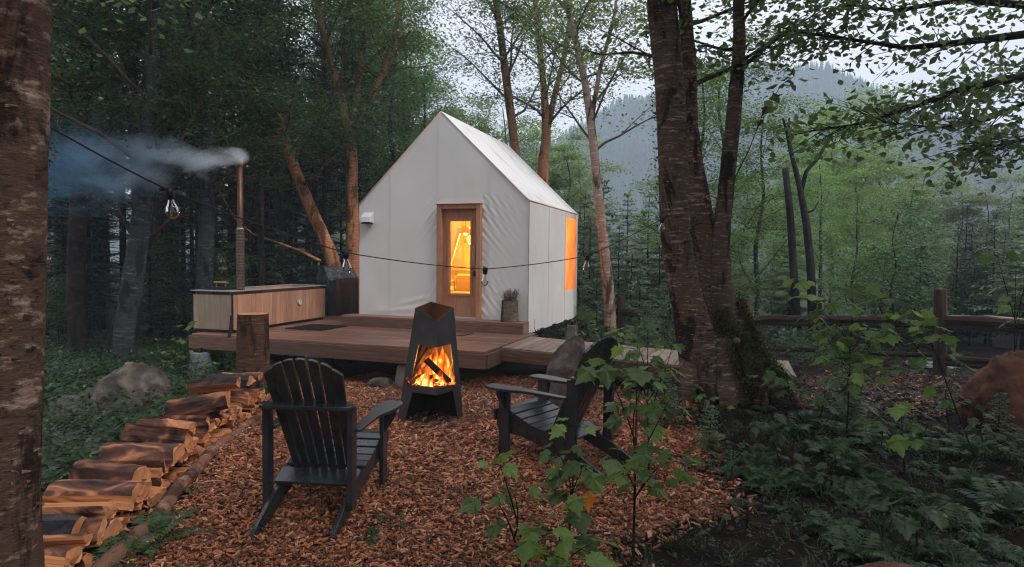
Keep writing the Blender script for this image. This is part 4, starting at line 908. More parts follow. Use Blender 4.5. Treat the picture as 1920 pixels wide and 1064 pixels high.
# standing stump
q = at(475, 720, 7.75); zb = float(gz(q.x, q.y)) - .04
st_ = thing('standing_log', 'tall upright log section with rough bark standing behind the woodpile', 'log', (q.x, q.y, zb))
a = Acc(); a.tube([(0, 0, z) for z in np.linspace(0, 1.0, 14)], np.linspace(.205, .178, 14), 26, rough=.025, rng=np.random.default_rng(6), cap=False); part('log_bark', a, M['stumpbark'], st_, smooth=True)
a = Acc(); a.tube([(0, 0, .99), (0, 0, 1.0)], .172, 24); part('cut_face', a, M['endgrain'], st_)
# ================================================================ ROCKS
from mathutils import noise as mno
def rock(name, label, loc, dims, mat, seed, rz=0, sub=5, amp=.22, cat='boulder', fs=1.3, tilt=0):
    bm = bmesh.new(); bmesh.ops.create_icosphere(bm, subdivisions=sub, radius=1)
    for v in bm.verts:
        d_ = v.co.normalized(); k = 1 + amp * mno.fractal(d_ * fs + Vector((seed * 7.1, 0, 0)), 1, 2, 4) + .07 * mno.fractal(d_ * 6 + Vector((seed, 3, 0)), 1, 2, 3)
        k += .035 * mno.fractal(d_ * 13 + Vector((seed, 9, 0)), 1, 2, 3) - .05 * max(0, .12 - abs(mno.noise(d_ * 2.2 + Vector((seed, 0, 5))))) / .12
        for pl_ in range(6):
            nrm = Vector((math.sin(seed + pl_ * 2.1), math.cos(seed * 1.7 + pl_ * 1.3), math.sin(seed * .6 + pl_ * 3.3))).normalized(); dd = d_.dot(nrm) * k
            if dd > .82: k *= .82 / dd * .5 + .5
        v.co = d_ * k; v.co.x *= dims[0]; v.co.y *= dims[1]; v.co.z *= dims[2]
    me = bpy.data.meshes.new(name); bm.to_mesh(me); bm.free(); me.materials.append(M[mat]); me.polygons.foreach_set('use_smooth', [True] * len(me.polygons))
    return tag(link(name, me, None, loc, (0, tilt, rz)), label, cat)
q = gp(240, 778); rock('boulder', 'large rounded grey brown boulder among the ferns at the left', (q.x, q.y + .1, q.z + .12), (.42, .42, .46), 'rock', 2, .3, amp=.15)
rock('boulder', 'small low brown rock touching the left side of the fern boulder', (q.x - .52, q.y - .1, q.z + .02), (.26, .26, .22), 'rock', 5, 1, amp=.2)
q = gp(1895, 800); rock('boulder', 'big red brown boulder at the right edge in front of the fence', (q.x + .18, q.y, q.z + .22), (.72, .5, .56), 'rockR', 4, .2, amp=.14)
rock('boulder', 'dark rock in the shade below the big red boulder', (q.x - .3, q.y - .75, q.z - .02), (.32, .3, .2), 'rockD', 7, .4)
q = gp(1052, 765); rock('boulder', 'tall leaning tan boulder between the right chair and the boardwalk', (q.x + .06, q.y + .15, q.z + .26), (.24, .26, .52), 'rock', 9, .3, amp=.08, tilt=.30)
q = gp(722, 730); rock('boulder', 'small tan stone under the deck beside the concrete pier', (q.x - .1, q.y + .1, q.z + .03), (.2, .14, .12), 'rock', 11, .2, amp=.15, cat='stone', tilt=-.2)
q = at(1640, 1075, 3.2); rock('boulder', 'reddish flat stone at the bottom edge of the picture', (q.x + .1, q.y, float(gz(q.x, q.y)) - .01), (.24, .13, .10), 'rockR', 13, -.25, amp=.1, cat='stone')
q = gp(1225, 655); rock('boulder', 'grey rock behind the boardwalk left of the birch clump', (q.x, q.y, q.z + .1), (.4, .3, .25), 'rock', 15)
# ================================================================ STRING LIGHTS
SP = [at(88, 235, 2.75), at(318, 358, 3.3), at(648, 474, 4.5), at(910, 505, 5.45), at(1102, 480, 6.0), at(1243, 410, 6.5)]
def sag(A, B, k=10, s=.02): return [A.lerp(B, i / k) - Vector((0, 0, s * 4 * (i / k) * (1 - i / k) * (B - A).length)) for i in range(k + 1)]
pts = []
for i, (A, B) in enumerate(zip(SP, SP[1:])): pts += sag(A, B, 12, .012)[(1 if i else 0):]
pts.append(SP[-1] + Vector((.1, .12, .08)))
cbl = thing('string_light_cable', 'thin black string light cable sagging from the left trunk to the birch clump', 'cable', SP[0])
a = Acc(); a.tube([tuple(p - SP[0]) for p in pts], .0042, 6); part('cord', a, M['cable'], cbl, smooth=True)
def lathe(prof, n=14):
    a = Acc(); V = [(r * math.cos(k * 2 * math.pi / n), r * math.sin(k * 2 * math.pi / n), z) for z, r in prof for k in range(n)]
    a.add(V, [(i * n + k, i * n + (k + 1) % n, (i + 1) * n + (k + 1) % n, (i + 1) * n + k) for i in range(len(prof) - 1) for k in range(n)]); return a
bl0 = None; LB = ['clear bulb on the string light nearest the left trunk', 'clear bulb on the string light in front of the birch beside the cabin', 'clear bulb on the string light hanging in front of the door edge', 'clear bulb on the string light just right of the cabin', 'clear bulb on the string light against the big birch trunk']
for i, p in enumerate(SP[1:]):
    if bl0 is None:
        bl0 = thing('light_bulb', LB[0], 'light bulb', p, 0, 'bulbs of the string light')
        part('socket', lathe([(.012, .004), (.012, .02), (-.006, .022), (-.045, .017), (-.048, .0)]), M['cable'], bl0, smooth=True)
        part('bulb_glass', lathe([(-.046, .013), (-.06, .016), (-.085, .028), (-.11, .032), (-.13, .027), (-.143, .012), (-.146, .001)]), M['bulbglass'], bl0, smooth=True)
        a = Acc(); a.tube([(0, 0, -.05), (0, 0, -.07), (.012, 0, -.12), (-.012, 0, -.12), (0, 0, -.07)], .0012, 4)
        part('filament', a, mnoise('filament', (.5, .3, .12), (.6, .4, .2), 3, bs=0, metal=.8, rough=.3), bl0)
        a = Acc(); a.tube([(-.045, 0, .012), (-.02, 0, .008), (.02, 0, .008), (.045, 0, .012)], .009, 6); part('clip', a, M['cable'], bl0)
        bl0.rotation_euler = (0, -.12, .2)
    else: clone(bl0, p, .3 + i * .8, label=LB[i])
q1, q2 = at(1128, 400, 15), at(1222, 405, 15); c_ = thing('string_light_cable', 'faint second string light cable in the mist right of the cabin', 'cable', q1)
a = Acc(); a.tube([tuple(p - q1) for p in sag(q1, q2, 8, .03)], .006, 4); part('cord', a, M['cable'], c_)
for px_, py_, lb in ((1148, 404, 'leftmost tiny bulb of the far string light'), (1175, 406, 'middle tiny bulb of the far string light'), (1207, 400, 'rightmost tiny bulb of the far string light')): clone(bl0, at(px_, py_, 15), 0, 1.35, lb, group='bulbs of the far string light')
# ================================================================ SPLIT RAIL FENCE
FP = [G(4.45, 12.1), G(6.85, 10.15), G(8.9, 7.9), G(2.5, 14.6)]
FH = [1.22, 1.40, 1.4, 1.2]
fen = thing('rail_fence', 'rustic dark split rail fence with wired posts behind the right maple', 'fence', FP[1])
for i, (p, h) in enumerate(zip(FP, FH)):
    a = Acc(); r_ = np.random.default_rng(i); l = p - FP[1]; lean = Vector((-.05, 0, 0)) if i == 1 else Vector((0, 0, 0))
    a.tube([tuple(l + lean * f + Vector((0, 0, -.2 + (h + .2) * f))) for f in (0, .3, .6, .85, 1)], [.10, .095, .09, .09, .085], 9, rough=.10, rng=r_)
    part('fence_post', a, M['post'], fen)
    if i == 1:
        a = Acc(); a.tube([tuple(l + Vector((-.10, -.02, -.1 + (h + .08) * f))) for f in (0, .5, 1)], [.035, .04, .045], 6, rough=.15, rng=r_); part('fence_post', a, M['post'], fen)
    a = Acc()
    for z in (.3, 1.0): a.tube([tuple(l + lean * .7 + Vector((.103 * math.cos(t_), .103 * math.sin(t_), z * h / 1.4))) for t_ in np.linspace(0, 6.283, 13)], .004, 4)
    part('wire_tie', a, M['black'], fen)
def rail(A, B, r, seed, dz=0):
    r_ = np.random.default_rng(seed); a = Acc(); k = 12
    a.tube([tuple(A.lerp(B, f) - FP[1] + Vector((r_.uniform(-.012, .012), 0, dz + r_.uniform(-.012, .012)))) for f in np.linspace(-.03, 1.03, k)], np.linspace(r, r * .75, k) * r_.uniform(.85, 1.15, k), 7, rough=.16, rng=r_)
    part('rail', a, M['fence'], fen)
up = Vector((0, 0, 1))
for j, (i0, i1) in enumerate(((3, 0), (0, 1), (1, 2))):
    A, B = FP[i0], FP[i1]; rail(A + up * (.84 if j < 2 else .92), B + up * .92, .075, 20 + j); rail(A + up * (.80 if j < 2 else .83), B + up * .82, .05, 30 + j, -.02); rail(A + up * .30, B + up * .34, .05, 40 + j)
rail(FP[1] + up * .22, FP[2] + up * .28, .04, 60)
# plank bridge behind the fence, pale round stone lid before it
pb = thing('plank_bridge', 'pale plank walkway lying beyond the rail fence', 'walkway', at(1835, 598, 13.5), .15)
for i in range(9): part('board', cbox(.20, 1.2, .04, .004, M['ramp']), None, pb, (-.95 + i * .215, 0, 0))
q = gp(1745, 686); a = Acc(); a.tube([(0, 0, 0), (0, 0, .03)], [.42, .40], 24, rough=.03, rng=np.random.default_rng(1)); tag(link('stepping_stone', a.mesh('stepping_stone', M['concrete']), None, (q.x, q.y, q.z + .015)), 'flat pale round stone slab in front of the fence rails', 'stone slab')
# ================================================================ VEGETATION
def leaves_np(P, size, rng, tilt=.55, asp=.55, drop=0., tint=None, shape=0):
    n = len(P); az = rng.uniform(0, 2 * np.pi, n); s = size * rng.uniform(.65, 1.25, n)
    el = rng.normal(-.35 - drop, tilt * .6, n); d = np.stack([np.cos(az) * np.cos(el), np.sin(az) * np.cos(el), np.sin(el)], 1)
    sd_ = np.stack([-np.sin(az), np.cos(az), np.zeros(n)], 1); r = rng.normal(0, tilt, n); up_ = np.cross(sd_, d)
    sd_ = sd_ * np.cos(r)[:, None] + up_ * np.sin(r)[:, None]; up_ = np.cross(sd_, d)
    w_ = (s * asp / 2)[:, None]; L_ = s[:, None]
    base = P; tip = P + d * L_
    if shape == 0: V = np.stack([base, P + d * L_ * .45 + sd_ * w_ + up_ * w_ * .3, tip, P + d * L_ * .45 - sd_ * w_ + up_ * w_ * .3], 1); k = 4
    else: V = np.stack([base, P + d * L_ * .22 + sd_ * w_ * .8, P + d * L_ * .5 + sd_ * w_ + up_ * w_ * .2, tip - up_ * L_ * .12, P + d * L_ * .5 - sd_ * w_ + up_ * w_ * .2, P + d * L_ * .22 - sd_ * w_ * .8], 1); k = 6
    return V, k
def grow(path, radii, rng, nb, z0f, blen, elev=(.5, 1.0), sub=4, flat=.5, tk=.35, az0=None, azr=math.pi, zend=.97):
    """branches on a trunk polyline: returns tubes and twig points"""
    path = np.array([tuple(p) for p in path]); k = len(path); tubes = []; tw = []
    def pt(f):
        i = min(int(f * (k - 1)), k - 2); g = f * (k - 1) - i; return path[i] * (1 - g) + path[i + 1] * g, radii[i] * (1 - g) + radii[i + 1] * g
    for b in range(nb):
        f = z0f + (zend - z0f) * ((b + rng.random() * .8) / nb); p, r = pt(f)
        az = b * 2.4 + rng.normal(0, .4) if az0 is None else az0 + rng.uniform(-azr, azr); el = rng.uniform(*elev)
        L_ = blen * (1 - .55 * (f - z0f) / (1 - z0f)) * rng.uniform(.7, 1.15); n = 7
        Q = [p]; d = np.array([math.cos(az) * math.cos(el), math.sin(az) * math.cos(el), math.sin(el)])
        for i in range(n - 1):
            d = d + rng.normal(0, .11, 3) + np.array([0, 0, .02]); d /= np.linalg.norm(d); Q.append(Q[-1] + d * L_ / (n - 1))
        r0 = min(r * tk, .05 + L_ * .004); tubes.append((Q, np.linspace(r0, r0 * .2, n), 5))
        for s in range(sub):
            i = rng.integers(1, n - 1) if sub > 1 else n - 2; q = Q[i]; a2 = az + rng.choice([-1, 1]) * rng.uniform(.4, 1.1); e2 = el * flat + rng.normal(0, .2)
            l2 = L_ * rng.uniform(.35, .6); d2 = np.array([math.cos(a2) * math.cos(e2), math.sin(a2) * math.cos(e2), math.sin(e2)]); R_ = [q]
            for j in range(4): d2 = d2 + rng.normal(0, .12, 3) + np.array([0, 0, -.03]); d2 /= np.linalg.norm(d2); R_.append(R_[-1] + d2 * l2 / 4)
            tubes.append((R_, np.linspace(r0 * .4, r0 * .1, 5), 4)); tw += [(R_[j], .5 + j * .2) for j in range(1, 5)]
        tw += [(Q[i], .4 + i * .12) for i in range(2, n)]
    return tubes, tw
def foliage(tw, n, size, rng, spread=.3, vs=.3, name='crown', mat='leaf', asp=.6, tilt=.38, shape=0):
    P0 = np.array([t_[0] for t_ in tw]); wts = np.array([t_[1] for t_ in tw]); wts = wts / wts.sum(); idx = rng.choice(len(tw), n, p=wts)
    P = P0[idx] + rng.normal(0, 1, (n, 3)) * np.array([spread, spread, spread * vs]); ct = rng.random(len(tw))
    V, k = leaves_np(P, size, rng, tilt, asp, shape=shape); tint = np.clip(ct[idx] * .55 + rng.random(n) * .45, 0, 1)
    return fastmesh(name, V, k, M[mat], tint)
def tree(name, label, path, radii, mat, lmat, seed, nb=14, z0f=.35, blen=2.5, elev=(.5, 1.0), nleaf=9000, lsize=.085, spread=.3, sub=4, group=None, sides=14, fine=4, extra=(), vs=.28, tk=.35, **kw):
    rng = np.random.default_rng(seed); base = np.array(tuple(path[0])); P = [np.array(tuple(p)) - base for p in path]
    # smooth the polyline
    Q = []; k = len(P)
    for i in range(k - 1):
        p0, p1, p2, p3 = P[max(i - 1, 0)], P[i], P[i + 1], P[min(i + 2, k - 1)]
        for s in np.linspace(0, 1, fine + 1)[:-1]: Q.append(.5 * (2 * p1 + (p2 - p0) * s + (2 * p0 - 5 * p1 + 4 * p2 - p3) * s * s + (-p0 + 3 * p1 - 3 * p2 + p3) * s ** 3))
    Q.append(P[-1]); R = np.interp(np.linspace(0, k - 1, len(Q)), range(k), radii)
    root = thing(name, label, 'tree', tuple(base), 0, group)
    a = Acc(); a.tube(Q, R, sides, rough=.05 if fine < 8 else .014, rng=rng)
    tubes, tw = grow(Q, R, rng, nb, z0f, blen, elev, sub, tk=tk, **kw)
    for pth, rad in extra:
        E = [np.array(tuple(p)) - base for p in pth]; a.tube(E, rad, 9, rough=.05, rng=rng)
        t2, w2 = grow(E, rad, rng, max(5, nb // 2), .3, blen * .75, elev, sub, tk=tk); tubes += t2; tw += w2
    for q, r, n in tubes: a.tube(q, r, n, 1, cap=False)
    part('trunk', a, [M[mat], M['limb']], root, smooth=True)
    if nleaf: part('crown', foliage(tw, nleaf, lsize, rng, spread, vs, mat=lmat), None, root)
    return root
def pp_(pts, d):        # pixel polyline to world; pts (px, py[, dist])
    return [at(p[0], p[1], p[2] if len(p) > 2 else d) for p in pts]
def rooted(pts, d, dz=-.1):
    P = pp_(pts, d); b = P[0]; P[0] = Vector((b.x, b.y, float(gz(b.x, b.y)) + dz)); return P
BG = 'birches standing round the clearing'
# left foreground trunk
tr = tree('birch_tree', 'huge peeling birch trunk filling the left edge', [G(-2.18, 2.62, -.1), Vector((-2.16, 2.63, .6)), Vector((-2.12, 2.64, 1.4)), Vector((-2.09, 2.66, 2.2)), Vector((-2.06, 2.7, 3.0)), Vector((-1.95, 2.8, 4.2)), Vector((-1.9, 2.9, 6.5))],
     [.22, .165, .155, .145, .135, .125, .11], 'birchA', 'leafB', 1, nb=10, z0f=.62, blen=2.2, nleaf=7000, lsize=.07, sides=40, fine=20)
# big multi-stemmed birch clump
cl = [G(2.42, 6.85, -.15)] + pp_([(1322, 690, 6.8), (1290, 570, 6.75), (1268, 450, 6.7), (1262, 300, 6.65), (1255, 150, 6.6), (1242, 20, 6.6), (1236, -120, 6.6), (1230, -420, 6.6)], 6.7)
clump = tree('birch_clump', 'big reddish birch clump with several thick stems and mossy spreading roots', cl, [.34, .24, .17, .155, .15, .148, .148, .14, .11], 'birchB', 'leafB', 2, nb=8, z0f=.74, blen=2.4, nleaf=6000, lsize=.075, sides=36, spread=.25, fine=16)
cb = np.array(tuple(clump.location))
def sub_stem(name, pts, R, mat, seed, sides=16, nb=0, nleaf=0, parent=clump, base=cb, z0f=.4, blen=1.6, lsize=.075, **kw):
    rng = np.random.default_rng(seed); P = [np.array(tuple(p)) - base for p in pts]; Q = []; k = len(P)
    for i in range(k - 1):
        for s in (0, .25, .5, .75):
            p0, p1, p2, p3 = P[max(i - 1, 0)], P[i], P[i + 1], P[min(i + 2, k - 1)]; Q.append(.5 * (2 * p1 + (p2 - p0) * s + (2 * p0 - 5 * p1 + 4 * p2 - p3) * s * s + (-p0 + 3 * p1 - 3 * p2 + p3) * s ** 3))
    Q.append(P[-1]); RR = np.interp(np.linspace(0, k - 1, len(Q)), range(k), R); a = Acc(); a.tube(Q, RR, sides, rough=.07, rng=rng)
    if nb:
        tubes, tw = grow(Q, RR, rng, nb, z0f, blen, (.2, .8), 4, **kw)
        for q, r, n in tubes: a.tube(q, r, n, cap=False)
        part('crown', foliage(tw, nleaf, lsize, rng, .22, .4, mat='leafB', shape=1), None, parent)
    part(name, a, M[mat], parent, smooth=True)
sub_stem('stem', [G(2.55, 7.0, -.1)] + pp_([(1372, 640), (1345, 540), (1318, 430), (1302, 330), (1292, 240), (1290, 120), (1284, 0), (1275, -250)], 7.1), [.26, .21, .17, .145, .12, .10, .085, .07, .04], 'birchB', 3, nb=7, nleaf=2400, z0f=.7, blen=1.8)
sub_stem('stem', pp_([(1330, 640, 7.2), (1308, 520, 7.3), (1296, 420, 7.35), (1285, 330, 7.4), (1280, 200, 7.4)], 7.3), [.10, .075, .06, .05, .03], 'birchB', 4)
sub_stem('stem', [G(2.75, 7.0, -.1)] + pp_([(1378, 640), (1355, 560), (1352, 460), (1360, 370), (1370, 270), (1380, 170), (1386, 80), (1384, -20), (1380, -200)], 6.95), [.24, .15, .12, .095, .085, .08, .075, .065, .055, .03], 'birchB', 5, nb=6, nleaf=1500, z0f=.68, blen=1.3, lsize=.09)
for i, (pts, R) in enumerate([([(1385, 640, 6.9), (1420, 680, 6.75), (1458, 715, 6.6), (1510, 775, 6.5)], [.14, .11, .08, .02]), ([(1350, 640, 6.75), (1356, 700, 6.6), (1366, 760, 6.45), (1378, 830, 6.4)], [.12, .10, .09, .04]), ([(1300, 660, 6.8), (1290, 720, 6.65), (1278, 800, 6.6)], [.13, .10, .02]), ([(1400, 680, 6.8), (1420, 740, 6.6), (1440, 810, 6.5)], [.15, .10, .03]), ([(1345, 700, 6.8), (1320, 760, 6.55), (1312, 825, 6.5)], [.15, .10, .03]), ([(1380, 600, 6.95), (1405, 650, 6.9), (1450, 700, 6.9), (1500, 720, 6.9)], [.12, .12, .10, .05])]):
    sub_stem('root', pp_(pts, 6.7), R, 'birchB', 10 + i, 12)
# moss tufts on the roots
rm = np.random.default_rng(8); P = []
for (A, B, w_) in [((1345, 575, 6.8), (1400, 660, 6.7), .10), ((1400, 600, 6.85), (1440, 680, 6.65), .09), ((1440, 680, 6.6), (1480, 722, 6.45), .07), ((1395, 640, 6.7), (1410, 740, 6.5), .13), ((1350, 590, 6.8), (1372, 700, 6.55), .10), ((1385, 560, 6.9), (1420, 640, 6.8), .05)]:
    a_, b_ = np.array(tuple(at(*A))), np.array(tuple(at(*B))); n = 900; P.append(a_ + (b_ - a_) * rm.random((n, 1)) + rm.normal(0, w_ * .55, (n, 3)))
P = np.concatenate(P) - cb; V, k = leaves_np(P, .035, rm, 1.2, .5)
mo = part('moss', fastmesh('moss', V, k, leafmat('moss_tufts', (.015, .022, .004), (.08, .09, .015), .1, .9), rm.random(len(P))), None, clump); mo['kind'] = 'stuff'
a = Acc(); r_ = np.random.default_rng(4); a.tube([tuple(np.array(tuple(at(1381, 640, 6.62))) - cb), tuple(np.array(tuple(at(1381, 641, 6.52))) - cb)], [.04, .015], 10); part('bracket_fungus', a, M['rockR'], clump)
# peeling curls of bark on near birches
def curls(parent, pts, R, n, seed, mat, s=.035, zr=None):
    r_ = np.random.default_rng(seed); P = np.array([tuple(p) for p in pts]) ; out = []
    for i in range(n):
        f = r_.random() * (len(P) - 1.001); j = int(f); p = P[j] * (1 - f + j) + P[j + 1] * (f - j); rad = R[j] * (1 - f + j) + R[j + 1] * (f - j)
        th_ = r_.uniform(0, 6.28); e = np.array([math.cos(th_), math.sin(th_), 0]); tg = np.array([-math.sin(th_), math.cos(th_), 0]); w_ = r_.uniform(.4, 2.2) * s; h_ = r_.uniform(.3, 1) * s; o_ = r_.uniform(.15, .8) * s
        q = p + e * (rad * .985); out.append([q, q + tg * w_ * .5 + e * o_ * .4 - np.array([0, 0, h_ * .2]), q + tg * w_ + e * o_ - np.array([0, 0, h_ * r_.uniform(-.3, 1)]), q + e * .002 - np.array([0, 0, h_])])
    o_ = part('peeling_bark', fastmesh('peeling_bark', np.array(out), 4, M[mat]), None, parent); o_['kind'] = 'stuff'
tb = np.array(tuple(tr.location)); curls(tr, [Vector(p) - tr.location for p in [(-2.16, 2.63, .4), (-2.12, 2.64, 1.4), (-2.07, 2.66, 2.2), (-2.0, 2.7, 3.0), (-1.96, 2.8, 4.0)]], [.165, .16, .155, .15, .14], 1100, 3, 'birchA', .02)
curls(clump, [p - clump.location for p in cl[1:8]], [.26, .205, .195, .185, .185, .18, .16], 1300, 4, 'birchB', .028)
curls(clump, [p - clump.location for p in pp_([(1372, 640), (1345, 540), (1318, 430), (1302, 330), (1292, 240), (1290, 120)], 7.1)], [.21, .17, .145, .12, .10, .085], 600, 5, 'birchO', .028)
# mid-distance birches
e1 = rooted([(650, 640), (628, 505), (600, 430), (565, 350), (530, 250), (500, 150), (480, 50), (465, -60), (450, -260)], 15.5)
tree('birch_tree', 'orange lit birch leaning left behind the covered grill', e1, [.24, .17, .15, .135, .12, .105, .085, .07, .03], 'birchO', 'leafD', 20, nb=16, z0f=.42, blen=3.6, nleaf=17000, lsize=.085, spread=.34, group=BG, extra=[([e1[3], *pp_([(600, 320), (640, 280)], 15.2)], [.05, .03, .01])])
e1 = rooted([(661, 640), (662, 480), (660, 380), (657, 270)], 16); tp = e1[-1]
tree('birch_tree', 'orange lit birch rising straight beside the left wall of the cabin and forking', e1 + pp_([(635, 170), (610, 80), (590, -40), (570, -250)], 16), [.20, .165, .15, .145, .10, .08, .06, .02], 'birchO', 'leaf', 21, nb=16, z0f=.45, blen=3.4, nleaf=19000, lsize=.085, spread=.34, group=BG,
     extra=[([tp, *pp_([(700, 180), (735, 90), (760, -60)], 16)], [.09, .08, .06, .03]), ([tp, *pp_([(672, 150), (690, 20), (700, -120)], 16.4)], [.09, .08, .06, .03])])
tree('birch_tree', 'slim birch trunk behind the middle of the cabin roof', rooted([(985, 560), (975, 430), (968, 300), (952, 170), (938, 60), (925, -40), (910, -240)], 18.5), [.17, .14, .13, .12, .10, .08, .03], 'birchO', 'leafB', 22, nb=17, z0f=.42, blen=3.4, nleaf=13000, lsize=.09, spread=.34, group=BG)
e1 = rooted([(1022, 560), (1020, 430), (1018, 320), (1024, 250)], 18); tp = e1[-1]
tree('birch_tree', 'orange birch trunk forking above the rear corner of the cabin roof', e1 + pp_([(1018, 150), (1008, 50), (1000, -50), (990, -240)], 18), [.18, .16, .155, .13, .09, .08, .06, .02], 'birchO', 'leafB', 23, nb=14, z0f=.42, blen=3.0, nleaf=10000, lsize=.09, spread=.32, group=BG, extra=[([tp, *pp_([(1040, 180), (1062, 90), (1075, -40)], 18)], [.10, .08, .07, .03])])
e1 = rooted([(1146, 640), (1142, 560), (1132, 460), (1120, 350), (1108, 230)], 13.5); tp = e1[-1]
tree('birch_tree', 'slender pale birch standing right of the cabin', e1 + pp_([(1092, 130), (1070, 40), (1050, -60), (1030, -240)], 13.5), [.14, .115, .105, .095, .085, .07, .06, .045, .02], 'birchP', 'leafB', 24, nb=15, z0f=.42, blen=2.2, nleaf=8000, lsize=.08, spread=.26, group=BG, extra=[([tp, *pp_([(1125, 130), (1150, 40), (1165, -60)], 13.5)], [.055, .045, .035, .015])])
# fallen crooked branch behind the tub
br = Acc(); b0 = at(395, 330, 14); br.tube([tuple(p - b0) for p in pp_([(395, 330), (440, 410), (475, 440), (520, 455), (560, 470), (600, 490)], 14)], [.01, .014, .018, .022, .028, .04], 7, rough=.1, rng=r_)
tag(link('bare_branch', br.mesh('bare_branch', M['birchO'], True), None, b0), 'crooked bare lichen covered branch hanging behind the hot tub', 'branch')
# dark forest at the left
for i, (pts, R, d, lb, mt_) in enumerate([
  ([(228, 690), (250, 520), (268, 380), (278, 250), (284, 100), (288, -80)], [.21, .17, .15, .13, .115, .09], 11, 'bluish grey trunk leaning right behind the fern boulder', 'barkG'),
  ([(378, 680), (384, 520), (388, 380), (391, 250), (370, 100), (350, -80)], [.18, .155, .145, .13, .11, .08], 12.5, 'thick bluish grey trunk in the shade left of the hot tub', 'barkG'),
  ([(148, 690), (143, 500), (150, 330), (160, 150), (165, -60)], [.17, .15, .14, .12, .10], 12, 'dark trunk beside the huge left birch', 'barkD'),
  ([(205, 690), (240, 560), (262, 440), (250, 200), (245, -40)], [.15, .14, .13, .11, .09], 12.4, 'dark trunk crossing behind the leaning bluish one', 'barkD'),
  ([(300, 690), (296, 400), (300, 200), (330, 60), (340, -60)], [.12, .11, .10, .08, .05], 16, 'thin dark trunk between the two bluish ones', 'barkD')]):
    tree('forest_tree', lb, rooted(pts, d), R, mt_, 'leafD', 50 + i, nb=15, z0f=.40, blen=3.2, nleaf=15000 if i != 3 else 4000, lsize=.08, spread=.3, group='broad leaved trees of the dark left wood')
# ---- reusable trees (each kind built once, copied with its parts)
def conifer(seed, h, r, rt, mat='needle', bark_='barkD', dens=1., z0=.08, dead=0):
    rng = np.random.default_rng(seed); root = link('conifer', None); a = Acc(); a.tube([(0, 0, -.3), (0, 0, h * .3), (.03, 0, h * .65), (0, 0, h)], [rt, rt * .75, rt * .45, .01], 9)
    P = []; nw = int(h * 5.2 * dens)
    for w__ in range(nw):
        f = z0 + (1 - z0) * (w__ + rng.random() * .7) / nw; z = f * h; L0 = r * (1 - f) ** .75 * min(1, .35 + (f - z0) * 4) + .08
        for b_ in range(6):
            az = rng.uniform(0, 6.28); L_ = L0 * rng.uniform(.6, 1.15); dr_ = rng.uniform(-.05, .35) * (1 - f) - .25 * f; d = np.array([math.cos(az), math.sin(az), -dr_]); s_ = np.array([-math.sin(az), math.cos(az), 0])
            if rng.random() < .3: a.tube([(0, 0, z), tuple(np.array([0, 0, z]) + d * L_ * .8)], [.012 + L_ * .004, .004], 3, cap=False)
            m_ = max(3, int(L_ / .11))
            for j in range(m_):
                g = (j + .6) / m_; c = np.array([0, 0, z]) + d * L_ * g + np.array([0, 0, .10 * L_ * g * g]); wl_ = L_ * .42 * (1.05 - g) + .06
                for sg in (-1, 1):
                    e = c + (s_ * sg * .9 + d * .55) * wl_ * rng.uniform(.7, 1.2) + np.array([0, 0, rng.normal(-.03, .04)]); q = np.cross(e - c, [0, 0, 1]); q = q / (np.linalg.norm(q) + 1e-6) * (.026 + wl_ * .08)
                    P.append([c, (c + e) / 2 + q + np.array([0, 0, rng.normal(0, .015)]), e, (c + e) / 2 - q + np.array([0, 0, rng.normal(0, .015)])])
    for k in range(dead):
        az = rng.uniform(0, 6.28); z = rng.uniform(.05, z0 + .1) * h; l = rng.uniform(.3, 1.0); a.tube([(0, 0, z), (math.cos(az) * l, math.sin(az) * l, z - .1 * l)], [.012, .004], 3, cap=False)
    P = np.array(P); part('trunk', a, M[bark_], root, smooth=True); part('crown', fastmesh('crown', P, 4, M[mat], rng.random(len(P))), None, root); return root
def deciduous(seed, h, rt, mat, bark_, nleaf, blen, z0f=.25, lsize=.10, nb=16, spread=.38, lean=.4, elev=(.4, 1.0)):
    rng = np.random.default_rng(seed); P = [Vector((0, 0, -.3))] + [Vector((rng.normal(0, lean * .3) * k / 4, rng.normal(0, lean * .3) * k / 4, h * k / 5)) for k in range(1, 6)]
    t_ = tree('deciduous', None, P, [rt, rt * .85, rt * .7, rt * .55, rt * .3, .02], bark_, mat, seed, nb=nb, z0f=z0f, blen=blen, nleaf=nleaf, lsize=lsize, spread=spread, elev=elev, sides=9)
    t_.location = (0, 0, 0); del t_['category']; return t_
KIND = {'pine': conifer(1, 12, 1.7, .14, dens=.75, z0=.20, dead=26), 'pole': conifer(2, 13, 1.5, .10, dens=.6, z0=.36, dead=34), 'spruce': conifer(3, 8, 1.5, .10, 'needle', dens=.8),
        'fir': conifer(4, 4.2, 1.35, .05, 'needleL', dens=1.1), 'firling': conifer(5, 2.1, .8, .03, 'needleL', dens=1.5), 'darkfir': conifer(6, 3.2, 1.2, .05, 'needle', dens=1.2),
        'bigspruce': conifer(7, 15, 2.3, .16, 'needleL', dens=.6),
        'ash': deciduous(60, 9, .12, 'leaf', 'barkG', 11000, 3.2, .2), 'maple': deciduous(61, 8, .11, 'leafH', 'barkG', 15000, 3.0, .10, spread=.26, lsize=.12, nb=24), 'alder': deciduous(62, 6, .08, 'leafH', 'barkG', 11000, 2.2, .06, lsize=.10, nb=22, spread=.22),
        'elm': deciduous(63, 12, .17, 'leafD', 'barkD', 19000, 3.6, .22, nb=22), 'bush': deciduous(64, 2.6, .03, 'leafD', 'barkD', 3600, 1.3, .04, lsize=.075, nb=14, spread=.2), 'shrub': deciduous(65, 2.4, .03, 'leaf', 'barkD', 3200, 1.2, .04, lsize=.08, nb=13, spread=.2)}
USED = set(); rt_ = random.Random(11)
